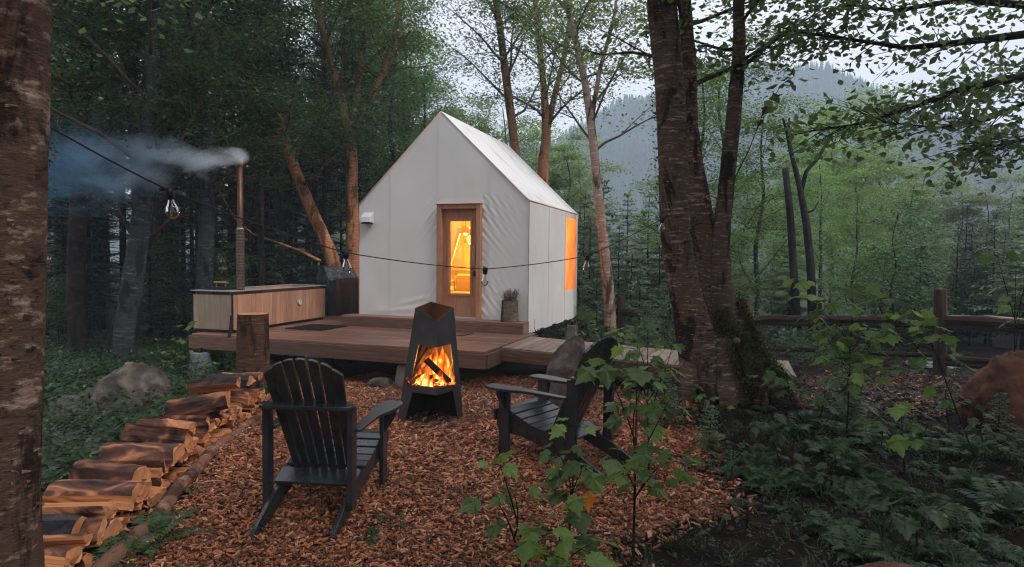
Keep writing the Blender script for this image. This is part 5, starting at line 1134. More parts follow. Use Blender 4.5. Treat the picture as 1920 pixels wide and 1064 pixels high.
def plant_tree(kind, x, y, name, label, cat='tree', sc=1., group=None, dz=0):
    src = KIND[kind]; loc = Vector((x, y, float(gz(x, y)) - .05 + dz))
    if kind not in USED: USED.add(kind); o = src; o.location = loc; o.scale = (sc,) * 3; o.rotation_euler.z = rt_.uniform(0, 6.28); o.name = name
    else: o = clone(src, loc, rt_.uniform(0, 6.28), sc); o.name = name
    tag(o, label, cat, group); return o
# left wood: poles and pines, near to far
gL = 'dark conifers of the left wood'
lab = 'dark conifer in the shaded wood behind the hot tub'
for i in range(60):
    y = 13.5 + 20 * (i / 60) ** 1.1 + rt_.uniform(-.6, .6); fx = rt_.uniform(-.76, -.16); x = fx * y
    if y < 17.5 and -.36 < fx: continue
    plant_tree(rt_.choice(['pole', 'pole', 'pine']), x, y, 'pine_tree', lab, sc=rt_.uniform(.75, 1.15), group=gL)
for i, (px_, y, k, s) in enumerate([(470, 15, 'darkfir', 1.2), (545, 17, 'spruce', .9), (430, 17, 'spruce', .8), (590, 19, 'spruce', 1.0), (360, 16, 'spruce', .75), (320, 19, 'pine', .8), (500, 20, 'pine', .9), (640, 19, 'darkfir', 1.4), (280, 20, 'spruce', .9), (180, 18, 'spruce', .9), (480, 23, 'pine', 1.), (120, 15, 'darkfir', 1.3)]):
    x = (px_ - 960) / 1200 * y; plant_tree(k, x, y, 'young_spruce', 'young dark spruce ' + ('just right of the stove pipe', 'behind the handrail post of the deck', 'directly behind the stove pipe', 'between the handrail and the leaning birch', 'behind the left end of the hot tub', 'behind the middle of the smoke trail', 'filling the gap right of the stove pipe', 'between the leaning and the straight birch', 'between the two bluish trunks', 'left of the leaning bluish trunk', 'far back behind the middle of the hot tub', 'beside the huge left trunk')[i], sc=s, group='young spruces of the left wood')
for i in range(16):
    y = rt_.uniform(22, 38); x = rt_.uniform(-.8, -.1) * y; plant_tree('elm', x, y, 'elm_tree', 'tall dark broad leaved tree deep in the left wood', sc=rt_.uniform(.8, 1.1), group='tall broad leaved trees of the left wood')
for i in range(22):
    y = rt_.uniform(12.6, 24); x = rt_.uniform(-.8, -.34) * y; plant_tree(rt_.choice(['bush', 'darkfir', 'bush']), x, y, 'undergrowth_bush', 'dark leafy bush in the undergrowth of the left wood', 'bush', rt_.uniform(.45, .85), 'bushes of the left wood')
# trees closing the view behind and above the cabin
for i, (px_, y, k, s) in enumerate([(740, 22, 'ash', 1.15), (800, 24, 'ash', 1.0), (690, 25, 'elm', 1.0), (860, 27, 'maple', 1.0), (940, 24, 'ash', .85), (1000, 27, 'maple', .95), (1060, 25, 'alder', 1.05), (900, 30, 'bigspruce', .62), (1090, 29, 'alder', 1.2), (770, 30, 'elm', .9)]):
    plant_tree(k, (px_ - 960) / 1200 * y, y, 'ash_tree', ('bright green leafy tree left of the cabin ridge, behind the forked birch', 'leafy tree directly behind the cabin ridge', 'dark leafy tree seen between the two orange birches left of the cabin', 'pale leafy tree above the front half of the cabin roof', 'green leafy tree behind the slim birch over the roof', 'pale leafy tree behind the forked orange birch over the roof', 'small pale leafy tree at the rear corner of the cabin roof', 'faint pointed spruce above the middle of the cabin roof', 'misty leafy tree between the cabin rear corner and the slender birch', 'dark leafy tree far behind the cabin ridge at the left')[i], sc=s, group='leafy trees behind the cabin')
# right of the cabin: young firs in the mist
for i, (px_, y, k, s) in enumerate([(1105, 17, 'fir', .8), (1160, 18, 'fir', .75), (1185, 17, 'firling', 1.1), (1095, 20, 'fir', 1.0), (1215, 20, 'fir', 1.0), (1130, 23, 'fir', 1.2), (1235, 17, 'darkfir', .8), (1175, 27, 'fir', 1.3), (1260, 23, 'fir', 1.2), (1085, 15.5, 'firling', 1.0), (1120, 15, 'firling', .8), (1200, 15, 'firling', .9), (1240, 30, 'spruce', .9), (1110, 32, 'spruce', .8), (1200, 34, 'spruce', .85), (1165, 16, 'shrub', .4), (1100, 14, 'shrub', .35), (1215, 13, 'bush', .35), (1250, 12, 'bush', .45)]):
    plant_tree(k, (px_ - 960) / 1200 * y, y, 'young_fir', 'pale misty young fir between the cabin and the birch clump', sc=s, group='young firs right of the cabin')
for (px_, y, s) in ((1155, 62, .82), (1180, 70, .62), (1085, 75, .8), (1212, 66, .6)):
    plant_tree('bigspruce', (px_ - 960) / 1200 * y, y, 'spruce_tree', 'tall faint spruce in the mist of the valley', sc=s, group='faint spruces in the valley mist')
# right background
gR = 'misty leafy trees beyond the fence'
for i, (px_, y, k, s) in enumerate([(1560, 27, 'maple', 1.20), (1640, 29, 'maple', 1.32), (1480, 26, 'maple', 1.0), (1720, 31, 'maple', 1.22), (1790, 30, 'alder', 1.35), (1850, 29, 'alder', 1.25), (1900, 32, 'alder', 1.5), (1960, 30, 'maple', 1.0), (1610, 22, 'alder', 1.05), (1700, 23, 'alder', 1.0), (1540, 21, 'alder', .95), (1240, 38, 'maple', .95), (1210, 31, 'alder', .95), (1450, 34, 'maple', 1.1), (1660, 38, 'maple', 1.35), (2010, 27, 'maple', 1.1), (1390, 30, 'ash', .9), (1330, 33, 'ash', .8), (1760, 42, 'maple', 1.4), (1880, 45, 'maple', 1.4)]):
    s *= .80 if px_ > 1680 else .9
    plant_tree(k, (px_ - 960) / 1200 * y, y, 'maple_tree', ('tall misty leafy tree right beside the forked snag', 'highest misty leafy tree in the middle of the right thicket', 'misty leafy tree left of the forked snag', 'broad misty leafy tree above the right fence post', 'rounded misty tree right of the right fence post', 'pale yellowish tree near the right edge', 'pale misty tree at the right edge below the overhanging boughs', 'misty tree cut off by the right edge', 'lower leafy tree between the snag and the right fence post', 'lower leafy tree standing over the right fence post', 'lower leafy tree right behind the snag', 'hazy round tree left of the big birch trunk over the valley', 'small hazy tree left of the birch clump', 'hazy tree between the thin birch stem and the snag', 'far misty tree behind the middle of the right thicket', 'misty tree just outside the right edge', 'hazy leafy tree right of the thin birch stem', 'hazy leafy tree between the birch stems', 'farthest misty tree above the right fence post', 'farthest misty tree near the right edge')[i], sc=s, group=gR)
for i in range(34):
    y = rt_.uniform(13.5, 23); px_ = rt_.uniform(1270, 2000); px_ = px_ + 150 if 1430 < px_ < 1590 and y < 19 else px_; k = rt_.choice(['darkfir', 'darkfir', 'spruce', 'shrub', 'bush', 'bush', 'fir'])
    plant_tree(k, (px_ - 960) / 1200 * y, y, 'dark_shrub', 'dark evergreen or leafy shrub in the thicket behind the rail fence', 'bush', (.55 if k == 'spruce' else .95) * rt_.uniform(.7, 1.15), 'thicket behind the rail fence')
for (px_, y, s, k) in ((1420, 16.5, .66, 'ash'), (1350, 16, .8, 'ash'), (1600, 16.5, .42, 'ash'), (1300, 15, .7, 'ash')):
    plant_tree(k, (px_ - 960) / 1200 * y, y, 'leafy_tree', ('fresh green leafy tree between the thin birch stem and the snag', 'fresh green leafy tree behind the thin birch stem', 'short leafy tree right of the snag', 'leafy tree behind the big birch trunk')[['a', 'b', 'c', 'd'].index('abcd'[[1420, 1350, 1600, 1300].index(px_)])], sc=s, group='leafy trees behind the birch clump')
# trees added around the viewpoint to shade the clearing; also there when one steps aside
for i in range(40):
    an = rt_.uniform(1.2, 5.1) ; r = rt_.uniform(6, 15); x, y = math.sin(an) * r * 1.1, math.cos(an) * r
    if (y > -1 and abs(x) < y * .95 + 5) or 2.1 < an < 3.05: continue
    plant_tree(rt_.choice(['elm', 'ash', 'pine']), x, y, 'added_shade_tree', 'tall tree added around and behind the viewpoint for shade', sc=rt_.uniform(.9, 1.2), group='shade trees added around the viewpoint')
for x, y, k in ((6.6, 1.2, 'elm'), (8.6, 3.2, 'elm'), (7.2, -1.4, 'ash'), (-2.2, -2.8, 'elm'), (-5.4, .6, 'elm'), (-7.8, 3.6, 'elm'), (-5, -3, 'ash')):
    plant_tree(k, x, y, 'added_shade_tree', 'tall tree added around and behind the viewpoint for shade', sc=rt_.uniform(.95, 1.15), group='shade trees added around the viewpoint')
# snag
sn = thing('dead_snag', 'bare dark forked dead tree standing in front of the misty trees', 'tree', G(5.6, 14.6, -.1), 0); sb = np.array(tuple(sn.location))
for pts, R in (([(1494, 620), (1489, 520), (1482, 400), (1472, 315)], [.10, .09, .08, .07]), ([(1524, 620), (1520, 500), (1512, 420), (1500, 352), (1484, 290), (1476, 250), (1468, 222)], [.11, .095, .08, .065, .05, .04, .025]), ([(1478, 255), (1480, 222)], [.03, .02]), ([(1500, 365), (1512, 322), (1535, 295), (1552, 265), (1562, 250)], [.06, .045, .04, .03, .02]), ([(1512, 400), (1525, 395), (1535, 378)], [.025, .02, .012])):
    a = Acc(); a.tube([tuple(np.array(tuple(p)) - sb) for p in pp_(pts, 14.6)], R, 9, rough=.08, rng=r_); part('trunk' if R[0] > .09 else 'limb', a, M['snag'], sn, smooth=True)
# overhanging boughs at top right
oh = thing('overhanging_tree', 'leafy boughs reaching in from a tree beyond the right edge', 'tree', G(9.4, 6.9, -.1)); ob = np.array(tuple(oh.location)); rng = np.random.default_rng(77)
a = Acc(); TR = [(9.4, 6.9, -.4), (9.3, 6.9, 2), (9.1, 6.8, 4), (8.8, 6.8, 6), (8.6, 6.8, 9)]; a.tube([np.array(p) - ob for p in TR], [.22, .2, .17, .14, .05], 14, rough=.05, rng=rng); TW = []
for pts, r0 in (([(9.1, 6.8, 4.0), *pp_([(1920, 145, 6.8), (1800, 168, 6.6), (1700, 205, 6.5), (1600, 235, 6.4), (1530, 245, 6.4)], 6.6)], .05), ([(9.1, 6.8, 3.4), *pp_([(1920, 140, 7.4), (1860, 150, 7.2), (1800, 180, 7.1), (1740, 190, 7)], 7)], .035), ([(9.0, 6.8, 4.4), *pp_([(1920, 65, 6.5), (1800, 80, 6.4), (1700, 90, 6.3), (1600, 75, 6.3), (1500, 60, 6.2)], 6.6)], .05),
      ([(8.9, 6.8, 5), *pp_([(1920, 10, 6.6), (1800, 0, 6.4), (1680, 20, 6.3), (1590, 10, 6.2)], 6.6)], .05), ([(9.2, 6.8, 2.9), *pp_([(1960, 240, 6), (1920, 262, 5.9), (1860, 275, 5.8), (1830, 268, 5.7)], 6.)], .025), ([(8.9, 6.8, 5.3), *pp_([(1920, -60, 6.6), (1750, -70, 6.4), (1600, -50, 6.3)], 6.6)], .05), ([(9.1, 6.8, 3.8), *pp_([(1930, 190, 6.2), (1850, 225, 6.1), (1760, 240, 6.0), (1640, 228, 6)], 6.)], .03)):
    Q = [np.array(tuple(p)) - ob for p in pts]; R = np.linspace(r0, r0 * .15, len(Q)); a.tube(Q, R, 6, cap=False); Q = np.array([Q[0] * .5 + Q[1] * .5] + Q[1:])
    for f in np.linspace(0, 1, 22):
        i = min(int(f * (len(Q) - 1)), len(Q) - 2); g = f * (len(Q) - 1) - i; p = Q[i] * (1 - g) + Q[i + 1] * g; d0 = Q[i + 1] - Q[i]; d0 = d0 / np.linalg.norm(d0)
        for sg in (-1, 1):
            d2 = d0 * .8 + np.array([0, sg * .8, 0]) * rng.uniform(.2, 1) + np.array([0, 0, rng.normal(.05, .3)]); d2 /= np.linalg.norm(d2); l2 = rng.uniform(.3, .65); E = [p, p + d2 * l2 * .5, p + d2 * l2 + np.array([0, 0, -.04])]
            a.tube(E, [.007, .004, .002], 3, cap=False); TW += [(E[0] * (1 - t_) + E[2] * t_, 1.) for t_ in (.25, .5, .75, 1.)]
part('trunk', a, M['barkD'], oh, smooth=True); part('crown', foliage(TW, 3900, .085, rng, .12, .8, mat='leafB', asp=.55, tilt=.8, shape=1), None, oh)

# ---------------------------------------------------------------- maple saplings
HALF = [(.0, .0), (.10, -.10), (.24, -.06), (.30, .06), (.50, .10), (.42, .24), (.66, .46), (.46, .46), (.34, .52), (.30, .66), (.18, .66), (.12, .84)]
OUT = HALF[1:] + [(0, 1.06)] + [(-x, y) for x, y in HALF[:0:-1]]
def maple_leaves(P, D, S, rng, droop=.35, roll=.35):
    """P points (n,3), D horizontal heading, S size"""
    n = len(P); out = []; m = len(OUT) + 1; X = np.array([0] + [p[0] for p in OUT]); Y = np.array([.0] + [p[1] for p in OUT]); Y[0] = .18
    Z = -.22 * (X ** 2) - .16 * Y ** 2 + .05 * np.cos(X * 14) ; Z[0] = .0
    V = []; F = []
    for i in range(n):
        az = D[i]; el = -droop + rng.normal(0, .25); ro = rng.normal(0, roll); d = np.array([math.cos(az) * math.cos(el), math.sin(az) * math.cos(el), math.sin(el)]); s_ = np.array([-math.sin(az), math.cos(az), 0]); u_ = np.cross(d, s_) * -1
        u_ = np.cross(s_, d) * -1 if np.cross(s_, d)[2] < 0 else np.cross(s_, d); s2 = s_ * math.cos(ro) + u_ * math.sin(ro); u2 = np.cross(s2, d); u2 = -u2 if u2[2] < 0 else u2
        V.append(P[i] + (X[:, None] * s2 + Y[:, None] * d + (Z * rng.uniform(.6, 1.6))[:, None] * u2) * S[i]); b_ = i * m
        F += [(b_, b_ + 1 + k, b_ + 1 + (k + 1) % (m - 1)) for k in range(m - 1)]
    return np.concatenate(V), F, m
def sapling(label, base, tips, seed, lsize=.13, nodes=5, nper=4, mat='maple', stem='barkD', extra=0, cat='sapling', name='maple_sapling'):
    """base: ground point; tips: world points the shoots reach"""
    rng = np.random.default_rng(seed); root = thing(name, label, cat, base); bv = np.array(tuple(base)); a = Acc(); P = []; D = []; S_ = []
    main = np.array(tuple(tips[0])) - bv
    for i, tp in enumerate(tips):
        t_ = np.array(tuple(tp)) - bv; s0 = np.zeros(3) if i == 0 else main * min(.75, max(.15, t_[2] / main[2] * .62)); mid = (s0 + t_) / 2 + rng.normal(0, .03, 3); mid[2] += .02
        Q = [s0 * (1 - f) ** 2 + mid * 2 * f * (1 - f) + t_ * f * f for f in np.linspace(0, 1, 9)]; r0 = .009 if i == 0 else .005; a.tube(Q, np.linspace(r0, .002, 9), 5, cap=False)
        L_ = np.linalg.norm(t_ - s0); nn = max(2, int(nodes * L_ / .5)) 
        for k in range(nn):
            f = 1 - k / nn * (.72 if i == 0 else .85); q = Q[int(f * 8)]; h = rng.uniform(0, 6.28)
            for j in range(nper if k == 0 else 2):
                az = h + j * 2 * math.pi / (nper if k == 0 else 2) + rng.normal(0, .25); pl_ = lsize * rng.uniform(.35, .8); e = q + np.array([math.cos(az) * pl_, math.sin(az) * pl_, rng.uniform(-.01, .04)])
                a.tube([q, e], [.0018, .0012], 3, cap=False); P.append(e); D.append(az); S_.append(lsize * rng.uniform(.45, 1.15) * (1 if k else .85))
    V, F, m = maple_leaves(P, D, S_, rng); part('stem', a, M[stem], root, smooth=True)
    # each leaf is a part of its own
    for i in range(len(P)):
        vv = V[i * m:(i + 1) * m]; part('leaf', polymesh('leaf', vv, [tuple(x - i * m for x in f) for f in F[i * (m - 1):(i + 1) * (m - 1)]], M[mat], np.full(m, rng.random() ** .8)), None, root)
    return root
sapling('tall maple sapling with bright green leaves in front of the right chair', G(.66, 3.35, -.02), [at(*p) for p in ((1195, 655, 3.5), (1135, 690, 3.4), (1245, 770, 3.3), (1215, 720, 3.5), (1230, 880, 3.2), (1160, 860, 3.1), (1265, 850, 3.5))], 1, .135, 2.6)
sapling('maple sapling with drooping dark leaves left of the tallest one', G(.27, 3.05, -.02), [at(*p) for p in ((1080, 800, 3.1), (1045, 850, 3.0), (1100, 880, 3.0), (1060, 930, 2.9))], 2, .12, 2.5)
sapling('small three leaved maple seedling on the wood chips in the middle', G(.10, 2.9, -.02), [at(*p) for p in ((937, 872, 3.0), (925, 935, 2.95), (965, 930, 2.9))], 3, .12, 1.5, 3)
sapling('low maple sapling at the bottom edge', G(.24, 2.72, -.02), [at(*p) for p in ((1050, 990, 2.7), (1010, 1010, 2.65), (1090, 1030, 2.7), (1060, 1050, 2.6))], 4, .145, 2.4)
sapling('maple sapling with pale leaves between chair and birch clump', G(1.05, 4.75, -.02), [at(*p) for p in ((1215, 612, 4.8), (1180, 625, 4.9), (1240, 700, 4.7), (1200, 690, 4.6), (1260, 650, 4.9), (1150, 690, 4.8))], 5, .135, 2.4)
sapling('spreading bright maple sapling in front of the rail fence', G(3.05, 5.75, -.02), [at(*p) for p in ((1600, 540, 5.9), (1500, 530, 6.0), (1560, 570, 5.6), (1660, 560, 5.8), (1700, 600, 5.6), (1740, 640, 5.5), (1640, 620, 5.4), (1560, 640, 5.6), (1680, 690, 5.5), (1520, 600, 5.9), (1610, 680, 5.5), (1590, 700, 5.4), (1720, 590, 5.6))], 6, .17, 3.0)
sapling('maple shoot on a thin dark stem left of the red boulder', G(3.9, 5.3, -.02), [at(*p) for p in ((1735, 615, 5.3), (1760, 630, 5.2), (1715, 600, 5.3))], 7, .16, 1.6, 3)
sapling('broad dark leaved seedling in the lower right undergrowth', G(2.35, 3.6, -.02), [at(*p) for p in ((1720, 945, 3.7), (1680, 960, 3.6), (1780, 940, 3.7))], 8, .17, 2, 3, mat='cover_leaf')
sapling('maple seedling with grey green leaves beside the roots of the birch clump', G(2.25, 5.3, -.02), [at(*p) for p in ((1440, 780, 5.2), (1410, 800, 5.1), (1470, 800, 5.1))], 9, .12, 2.5, mat='cover_leaf')
sapling('maple seedling with flat pale leaves below the red boulder', G(2.9, 4.6, -.02), [at(*p) for p in ((1690, 765, 4.7), (1640, 790, 4.6), (1740, 800, 4.6))], 10, .15, 2, mat='maple')
sapling('pale maple shoot poking in at the right edge above the fence', G(5.1, 6.4, -.02), [at(*p) for p in ((1905, 500, 6.4), (1870, 480, 6.3), (1915, 560, 6.3), (1940, 470, 6.3))], 12, .15, 1.5, 3)
sapling('bright maple seedling at the foot of the boulder in the left ferns', G(-3.9, 6.3, -.02), [at(*p) for p in ((255, 805, 6.2), (290, 790, 6.2), (235, 820, 6.1))], 13, .14, 2, 3)
sapling('young maple beneath the left corner of the deck', G(-4.35, 9.0, -.02), [at(*p) for p in ((340, 640, 9.4), (355, 610, 9.5), (395, 680, 9.2), (310, 660, 9.3))], 14, .13, 3)
sapling('pale maple seedling by the pier at the rear of the cabin', G(1.9, 11.5, -.02), [at(*p) for p in ((1150, 625, 11.5), (1170, 640, 11.4), (1125, 650, 11.4))], 15, .14, 3)
sapling('leafy low seedling growing on the roots of the birch clump', G(2.75, 6.0, .05), [at(*p) for p in ((1455, 695, 6.1), (1475, 715, 6.0), (1440, 710, 6.1))], 16, .13, 3)
rs_ = random.Random(5)
for i, (px_, py_, h_, ls, mt_, lb) in enumerate([(1370, 905, .30, .07, 'cover_leaf', 'small dark seedling at the edge of the chips right of the tall sapling'), (1470, 900, .34, .08, 'cover_leaf', 'dark seedling in the middle of the right undergrowth'), (1560, 930, .3, .09, 'cover_leaf', 'grey green seedling between ferns at the lower right'), (1850, 880, .4, .1, 'cover_leaf', 'seedling under the dark rock at the right edge'), (1400, 990, .16, .06, 'cover_leaf', 'tiny seedling on the bare soil at the bottom'),
     (1530, 800, .42, .1, 'maple', 'pale green seedling standing in the ferns below the spreading maple'), (1320, 800, .36, .08, 'maple', 'thin green seedling beside the left root of the birch clump'), (1650, 880, .36, .09, 'cover_leaf', 'dark seedling left of the shaded rock'), (1250, 790, .4, .06, 'cover_leaf', 'slender small leaved weed right of the right chair'), (1780, 800, .45, .11, 'maple', 'seedling with flat leaves in front of the red boulder')]):
    q = gp(px_, py_); sapling(lb, q, [q + Vector((rs_.uniform(-.1, .1), rs_.uniform(-.1, .1), h_)), q + Vector((rs_.uniform(-.2, .2), rs_.uniform(-.1, .1), h_ * .7)), q + Vector((rs_.uniform(-.2, .2), rs_.uniform(-.1, .1), h_ * .55))], 50 + i, ls, 5.5, 3, mt_, name='seedling', cat='seedling')
for i, (px_, py_, s, lb) in enumerate([(1245, 800, .30, 'tiny feathery fir seedling right of the right chair'), (1330, 845, .22, 'tiny fir seedling at the edge of the chips below the birch clump'), (1590, 790, .34, 'little fir at the foot of the spreading maple'), (1870, 860, .3, 'little fir in the shade of the red boulder')]):
    q = gp(px_, py_); plant_tree('firling', q.x, q.y, 'fir_seedling', lb, 'seedling', s)
r_ = np.random.default_rng(5); V, F, m = maple_leaves([np.array(tuple(at(1105, 925, 2.95))), np.array(tuple(at(1098, 905, 2.98)))], [-1.4, -1.0], [.09, .06], r_, 1.1)
tag(link('autumn_leaf', polymesh('autumn_leaf', V, F, M['redleaf'], [.9] * m + [.1] * m)), 'orange and red autumn leaf hanging on the maple sapling over the wood chips', 'leaf')
# drooping leafy twig from the clump before the mountain
tw_ = thing('leafy_twig', 'drooping twig with large backlit leaves between birch stem and mountain', 'branch', at(1375, 340, 6.9)); bt = np.array(tuple(tw_.location)); a = Acc(); Q = [np.array(tuple(p)) - bt for p in pp_([(1375, 340), (1405, 280), (1430, 215), (1465, 160), (1495, 140)], 6.6)]; a.tube(Q, [.008, .006, .005, .004, .002], 5, cap=False); part('stem', a, M['barkD'], tw_)
P = []
for f in np.linspace(.35, 1, 26): i = min(int(f * 4), 3); g = f * 4 - i; P.append(Q[i] * (1 - g) + Q[i + 1] * g + r_.normal(0, .05, 3))
V, k = leaves_np(np.array(P), .13, r_, .5, .55, shape=1); part('leaves', fastmesh('leaves', V, k, M['leafB'], r_.random(len(P))), None, tw_)['kind'] = 'stuff'

# ---------------------------------------------------------------- ferns and ground plants
def frond_arr(rng, L_, az, el, npin=13):
    """one fern frond: list of quads"""
    d = np.array([math.cos(az), math.sin(az), 0]); s_ = np.array([-math.sin(az), math.cos(az), 0]); out = []; ts = np.linspace(0, 1, npin + 2)
    def c(t_): return d * L_ * (t_ * math.cos(el) + 0) + np.array([0, 0, L_ * (math.sin(el) * t_ * 1.25 - .75 * t_ * t_ * math.sin(el) - .18 * t_ ** 3)])
    for i in range(npin + 1):
        p, q = c(ts[i]), c(ts[i + 1]); out.append([p - s_ * .003, q - s_ * .002, q + s_ * .002, p + s_ * .003])
        if i < 1: continue
        t_ = ts[i]; w_ = L_ * .30 * math.sin(math.pi * min(1, t_ * .86 + .14)) ** .8 * (1.12 - t_) ; fw = (q - p) / (np.linalg.norm(q - p) + 1e-9)
        for sg in (-1, 1):
            e = p + (s_ * sg + fw * .45) * w_ + np.array([0, 0, -w_ * .22 + rng.normal(0, .004)]); m_ = (p + e) / 2; b_ = fw * min(.02, L_ / npin * .42); out.append([p - b_ * .4, m_ + b_, e, m_ - b_])
    return out
def fern_quads(rng, L_, n=8):
    o = []
    for i in range(n): o += frond_arr(rng, L_ * rng.uniform(.7, 1.1), i * 6.283 / n + rng.normal(0, .3), rng.uniform(.45, 1.0))
    return np.array(o)
FP_ = [fern_quads(np.random.default_rng(i), .42, 8) for i in range(5)]
def sprig(rng, h, n=9, ls=.05):     # little broadleaf herb
    P = [np.array([rng.normal(0, .035), rng.normal(0, .035), h * rng.uniform(.4, 1)]) for _ in range(n)]; V, k = leaves_np(np.array(P), ls, rng, .4, .6); return V
SP_ = [sprig(np.random.default_rng(90 + i), .12 + .05 * i, 16, .030 + .006 * i) for i in range(5)]
def grasses(rng):
    o = []
    for i in range(9):
        az = rng.uniform(0, 6.28); l = rng.uniform(.08, .2); b_ = rng.normal(0, .02, 3); b_[2] = 0; d = np.array([math.cos(az) * .5, math.sin(az) * .5, 1]); s_ = np.array([-math.sin(az), math.cos(az), 0]) * .0035; m_ = b_ + d * l * .6; e = m_ + d * l * .3 + np.array([math.cos(az), math.sin(az), -.4]) * l * .3; o.append([b_ - s_, b_ + s_, m_ + s_, m_ - s_]); o.append([m_ - s_, m_ + s_, e, e])
    return np.array(o)
GR_ = [grasses(np.random.default_rng(20 + i)) for i in range(3)]
def scatter(name, label, n, fn, bx, protos, seed, smin, smax, mat, log=True, zoff=-.01, tl=(0, 1)):
    rng = np.random.default_rng(seed); out = []; ti = []; P = np.zeros((0, 2))
    while len(P) < n:
        y = bx[2] * (bx[3] / bx[2]) ** rng.random(n * 3) if log else rng.uniform(bx[2], bx[3], n * 3); x = rng.uniform(bx[0], bx[1], n * 3); ok = fn(x, y); P = np.concatenate([P, np.stack([x, y], 1)[ok]])
    P = P[:n]
    for x, y in P:
        q = protos[rng.integers(len(protos))]; a_ = rng.uniform(0, 6.28); s = rng.uniform(smin, smax); c_, s_ = math.cos(a_) * s, math.sin(a_) * s
        Rm = np.array([[c_, s_, 0], [-s_, c_, 0], [0, 0, s]]); out.append(q @ Rm + np.array([x, y, float(gz(x, y)) + zoff])); t0 = tl[0] + (tl[1] - tl[0]) * rng.random(); ti.append(np.clip(t0 * .6 + rng.random(len(q)) * .4, 0, 1))
    return tag(link(name, fastmesh(name, np.concatenate(out), 4, M[mat], np.concatenate(ti))), label, name.replace('_', ' '), kind='stuff')
deckpoly = [tuple(dk(*p)[:2]) for p in ((-5.05, -.1), (.1, -.1), (4.3, .3), (4.3, 2.0), (.1, 2.1), (0, 6), (-5.05, 7))]
rocks_ = [(o.location.x, o.location.y, max(o.dimensions.x, .4)) for o in S.objects if o.name.startswith('boulder')]
pile_x = lambda y: xe(y)
def left_ok(x, y): return ((x < pile_x(y) - .62) | (y > 7.5)) & ~in_mulch(x, y) & ~inside(deckpoly, x, y) & (x > -y * .95) & (x < -.9) & ((x + 4.42) ** 2 + (y - 7.35) ** 2 > .1)
def right_ok(x, y): return ~in_mulch(x, y) & ~in_path(x, y) & ~inside(deckpoly, x, y) & (x > .35 + .0 * y) & (x < y * .95 + 2.6) & ((x - 2.45) ** 2 + (y - 6.9) ** 2 > .35) & ((x - 4.55) ** 2 + (y - 6.3) ** 2 > .3)
def right_sparse(x, y): return right_ok(x, y) & ((y > 4.0) | (x > 1.9))
scatter('fern_bed', 'thick bed of dark green ferns between the woodpile and the left wood', 1150, left_ok, (-12, -1, 3.2, 15), FP_, 1, .5, 1.05, 'fern')
scatter('herb_layer', 'small leafy herbs filling the gaps between the left ferns', 1500, left_ok, (-11, -1, 3.2, 14), SP_, 2, .5, 1.5, 'cover_leaf')
scatter('fern_undergrowth', 'dim fern undergrowth covering the ground at the right', 360, right_sparse, (1.3, 13, 3.1, 13), FP_, 3, .3, .95, 'fern')
scatter('leafy_undergrowth', 'small leafy plants growing over the dark soil at the right', 1800, right_ok, (.5, 13, 2.6, 13), SP_, 4, .25, .65, 'cover_leaf')
scatter('grass_tufts', 'sparse thin grass blades on the bare soil at the lower right', 420, right_ok, (.5, 6, 2.4, 7), GR_, 5, .5, 1.1, 'cover_leaf')
scatter('leaf_litter', 'small fallen leaves and herbs on the shaded ground beyond the boardwalk', 900, lambda x, y: ~inside(deckpoly, x, y) & (x > -.5) & (x < y * .5), (-.5, 9, 10.5, 20), SP_, 6, 1, 2.2, 'cover_leaf')
def fern(label, x, y, L_, seed, n=7, mat='fern', group=None):
    rng = np.random.default_rng(seed); q = fern_quads(rng, L_, n); root = thing('fern', label, 'fern', G(x, y, -.01), rng.uniform(0, 6), group); per = len(q) // n
    for i in range(n): part('frond', fastmesh('frond', q[i * per:(i + 1) * per], 4, M[mat], np.clip(rng.random() * .5 + rng.random(per) * .5, 0, 1)), None, root)
for i, (px_, py_, L_, n, lb) in enumerate([(690, 1015, .20, 6, 'small fern on the wood chips right of the left chair'), (735, 985, .20, 5, 'second small fern on the wood chips right of the left chair'), (280, 1020, .42, 8, 'dark fern leaning over the near end of the woodpile log'), (325, 985, .26, 6, 'small fern on the chips beside the woodpile log'), (345, 925, .22, 6, 'fern tuft where the woodpile log meets the chips'), (225, 1058, .36, 7, 'fern at the bottom left edge in front of the logs'),
      (690, 752, .16, 5, 'tiny green tuft on the chips before the deck'), (565, 893, .12, 5, 'tiny sprout beneath the left chair'), (1880, 960, .55, 9, 'big pale fern at the lower right edge'), (1800, 990, .40, 8, 'fern left of the big one at the lower right'), (1560, 850, .40, 9, 'pale arching fern in the middle of the right undergrowth'), (1480, 810, .36, 8, 'fern growing below the birch clump roots'), (1640, 840, .42, 9, 'fern in the shade left of the dark rock'), (1735, 850, .38, 8, 'fern beside the dark rock'), (1560, 1010, .28, 7, 'fern by the reddish flat stone'), (1300, 880, .25, 7, 'feathery fern at the right edge of the chips'), (260, 830, .5, 9, 'bright fern in front of the left boulder'), (160, 850, .5, 8, 'fern at the left beside the big trunk'), (330, 770, .42, 8, 'fern right of the left boulder'), (110, 780, .45, 8, 'shaded fern next to the huge trunk')]):
    q = gp(px_, py_); fern(lb, q.x, q.y, L_, 200 + i, n)
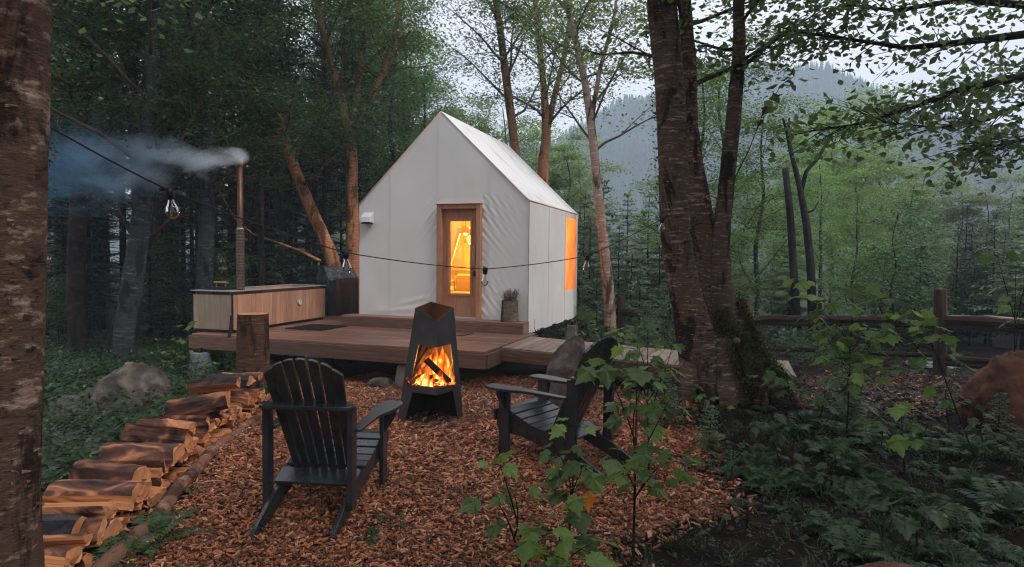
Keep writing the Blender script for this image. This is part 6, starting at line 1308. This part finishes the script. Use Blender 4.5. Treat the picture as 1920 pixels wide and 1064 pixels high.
# bare twigs and sticks lying about
rs = np.random.default_rng(14)
for i, (px_, py_, l, az, lb) in enumerate([(1120, 1010, .5, .3, 'dark twig on the chips at the bottom middle'), (1385, 925, .4, 2.6, 'dry twig on the dark soil'), (640, 793, .35, .1, 'short stick lying left of the fire pit'), (1340, 860, .45, 1.2, 'curved twig at the edge of the undergrowth'), (800, 808, .3, .2, 'thin stick at the foot of the fire pit')]):
    q = gp(px_, py_); a = Acc(); a.tube([(math.cos(az) * l * (f - .5), math.sin(az) * l * (f - .5), .015 + .02 * math.sin(f * 4)) for f in np.linspace(0, 1, 6)], np.linspace(.009, .004, 6), 5, rough=.2, rng=rs); tag(link('twig', a.mesh('twig', M['barkD']), None, (q.x, q.y, q.z + .005)), lb, 'twig')
# ---------------------------------------------------------------- smoke
s0 = at(440, 300, 10.45)
a = Acc(); a.box((-2.1, 0, -.1), (4.6, 1.5, 1.7)); so_ = link('smoke', a.mesh('smoke', bpy.data.materials.new('smoke_air')), None, s0 + Vector((.12, 0, .0))); tag(so_, 'pale blue smoke drifting left from the top of the stove pipe', 'smoke', kind='stuff')
m = so_.data.materials[0]; m.use_nodes = True; t = m.node_tree; t.nodes.clear(); o_ = t.nodes.new('ShaderNodeOutputMaterial')
c = t.nodes.new('ShaderNodeTexCoord'); sp = t.nodes.new('ShaderNodeSeparateXYZ'); t.links.new(c.outputs['Object'], sp.inputs[0])
X = mth('MAXIMUM', mth('MULTIPLY_ADD', sp.outputs[0], -1, .12), 0.)               # distance downwind
wdt = mth('MULTIPLY_ADD', mth('POWER', X, .8), .19, .04)
nn_ = t.nodes.new('ShaderNodeTexNoise'); nn_.inputs['Scale'].default_value = 2.3; nn_.inputs['Detail'].default_value = 8; nn_.inputs['Distortion'].default_value = .6
mp = t.nodes.new('ShaderNodeMapping'); mp.inputs['Scale'].default_value = (.7, 1, 1.3); mp.inputs['Location'].default_value = (3.1, 1.7, .4); t.links.new(c.outputs['Object'], mp.inputs[0]); t.links.new(mp.outputs[0], nn_.inputs['Vector'])
zc = mth('ADD', sp.outputs[2], mth('MULTIPLY_ADD', X, .06, -.02)); r2 = mth('ADD', mth('POWER', mth('DIVIDE', zc, wdt), 2), mth('POWER', mth('DIVIDE', sp.outputs[1], wdt), 2))
core = mth('MAXIMUM', mth('SUBTRACT', mth('MULTIPLY_ADD', nn_.outputs[0], 3.6, -.9), mth('MULTIPLY', mth('POWER', r2, .5), .62)), 0.)
edge = mth('MULTIPLY', mth('MULTIPLY_ADD', X, -1 / .9, 4.75 / .9), 1.); edge = mth('MINIMUM', mth('MAXIMUM', edge, 0.), 1.)
start = mth('MINIMUM', mth('MULTIPLY', X, 8), 1.)
dn = mth('MULTIPLY', mth('MULTIPLY', mth('DIVIDE', core, mth('MULTIPLY_ADD', X, .9, .25)), mth('MULTIPLY', edge, start)), 3.2)
pv = t.nodes.new('ShaderNodeVolumePrincipled'); t.links.new(dn, pv.inputs['Density'])
cl_ = t.nodes.new('ShaderNodeMix'); cl_.data_type = 'RGBA'; t.links.new(mth('MINIMUM', mth('MULTIPLY', X, .32), 1.), cl_.inputs[0]); cl_.inputs[6].default_value = (.93, .95, 1, 1); cl_.inputs[7].default_value = (.22, .50, .80, 1)
t.links.new(cl_.outputs[2], pv.inputs['Color']); pv.inputs['Anisotropy'].default_value = .1; t.links.new(pv.outputs[0], o_.inputs['Volume'])
bpy.context.view_layer.update()
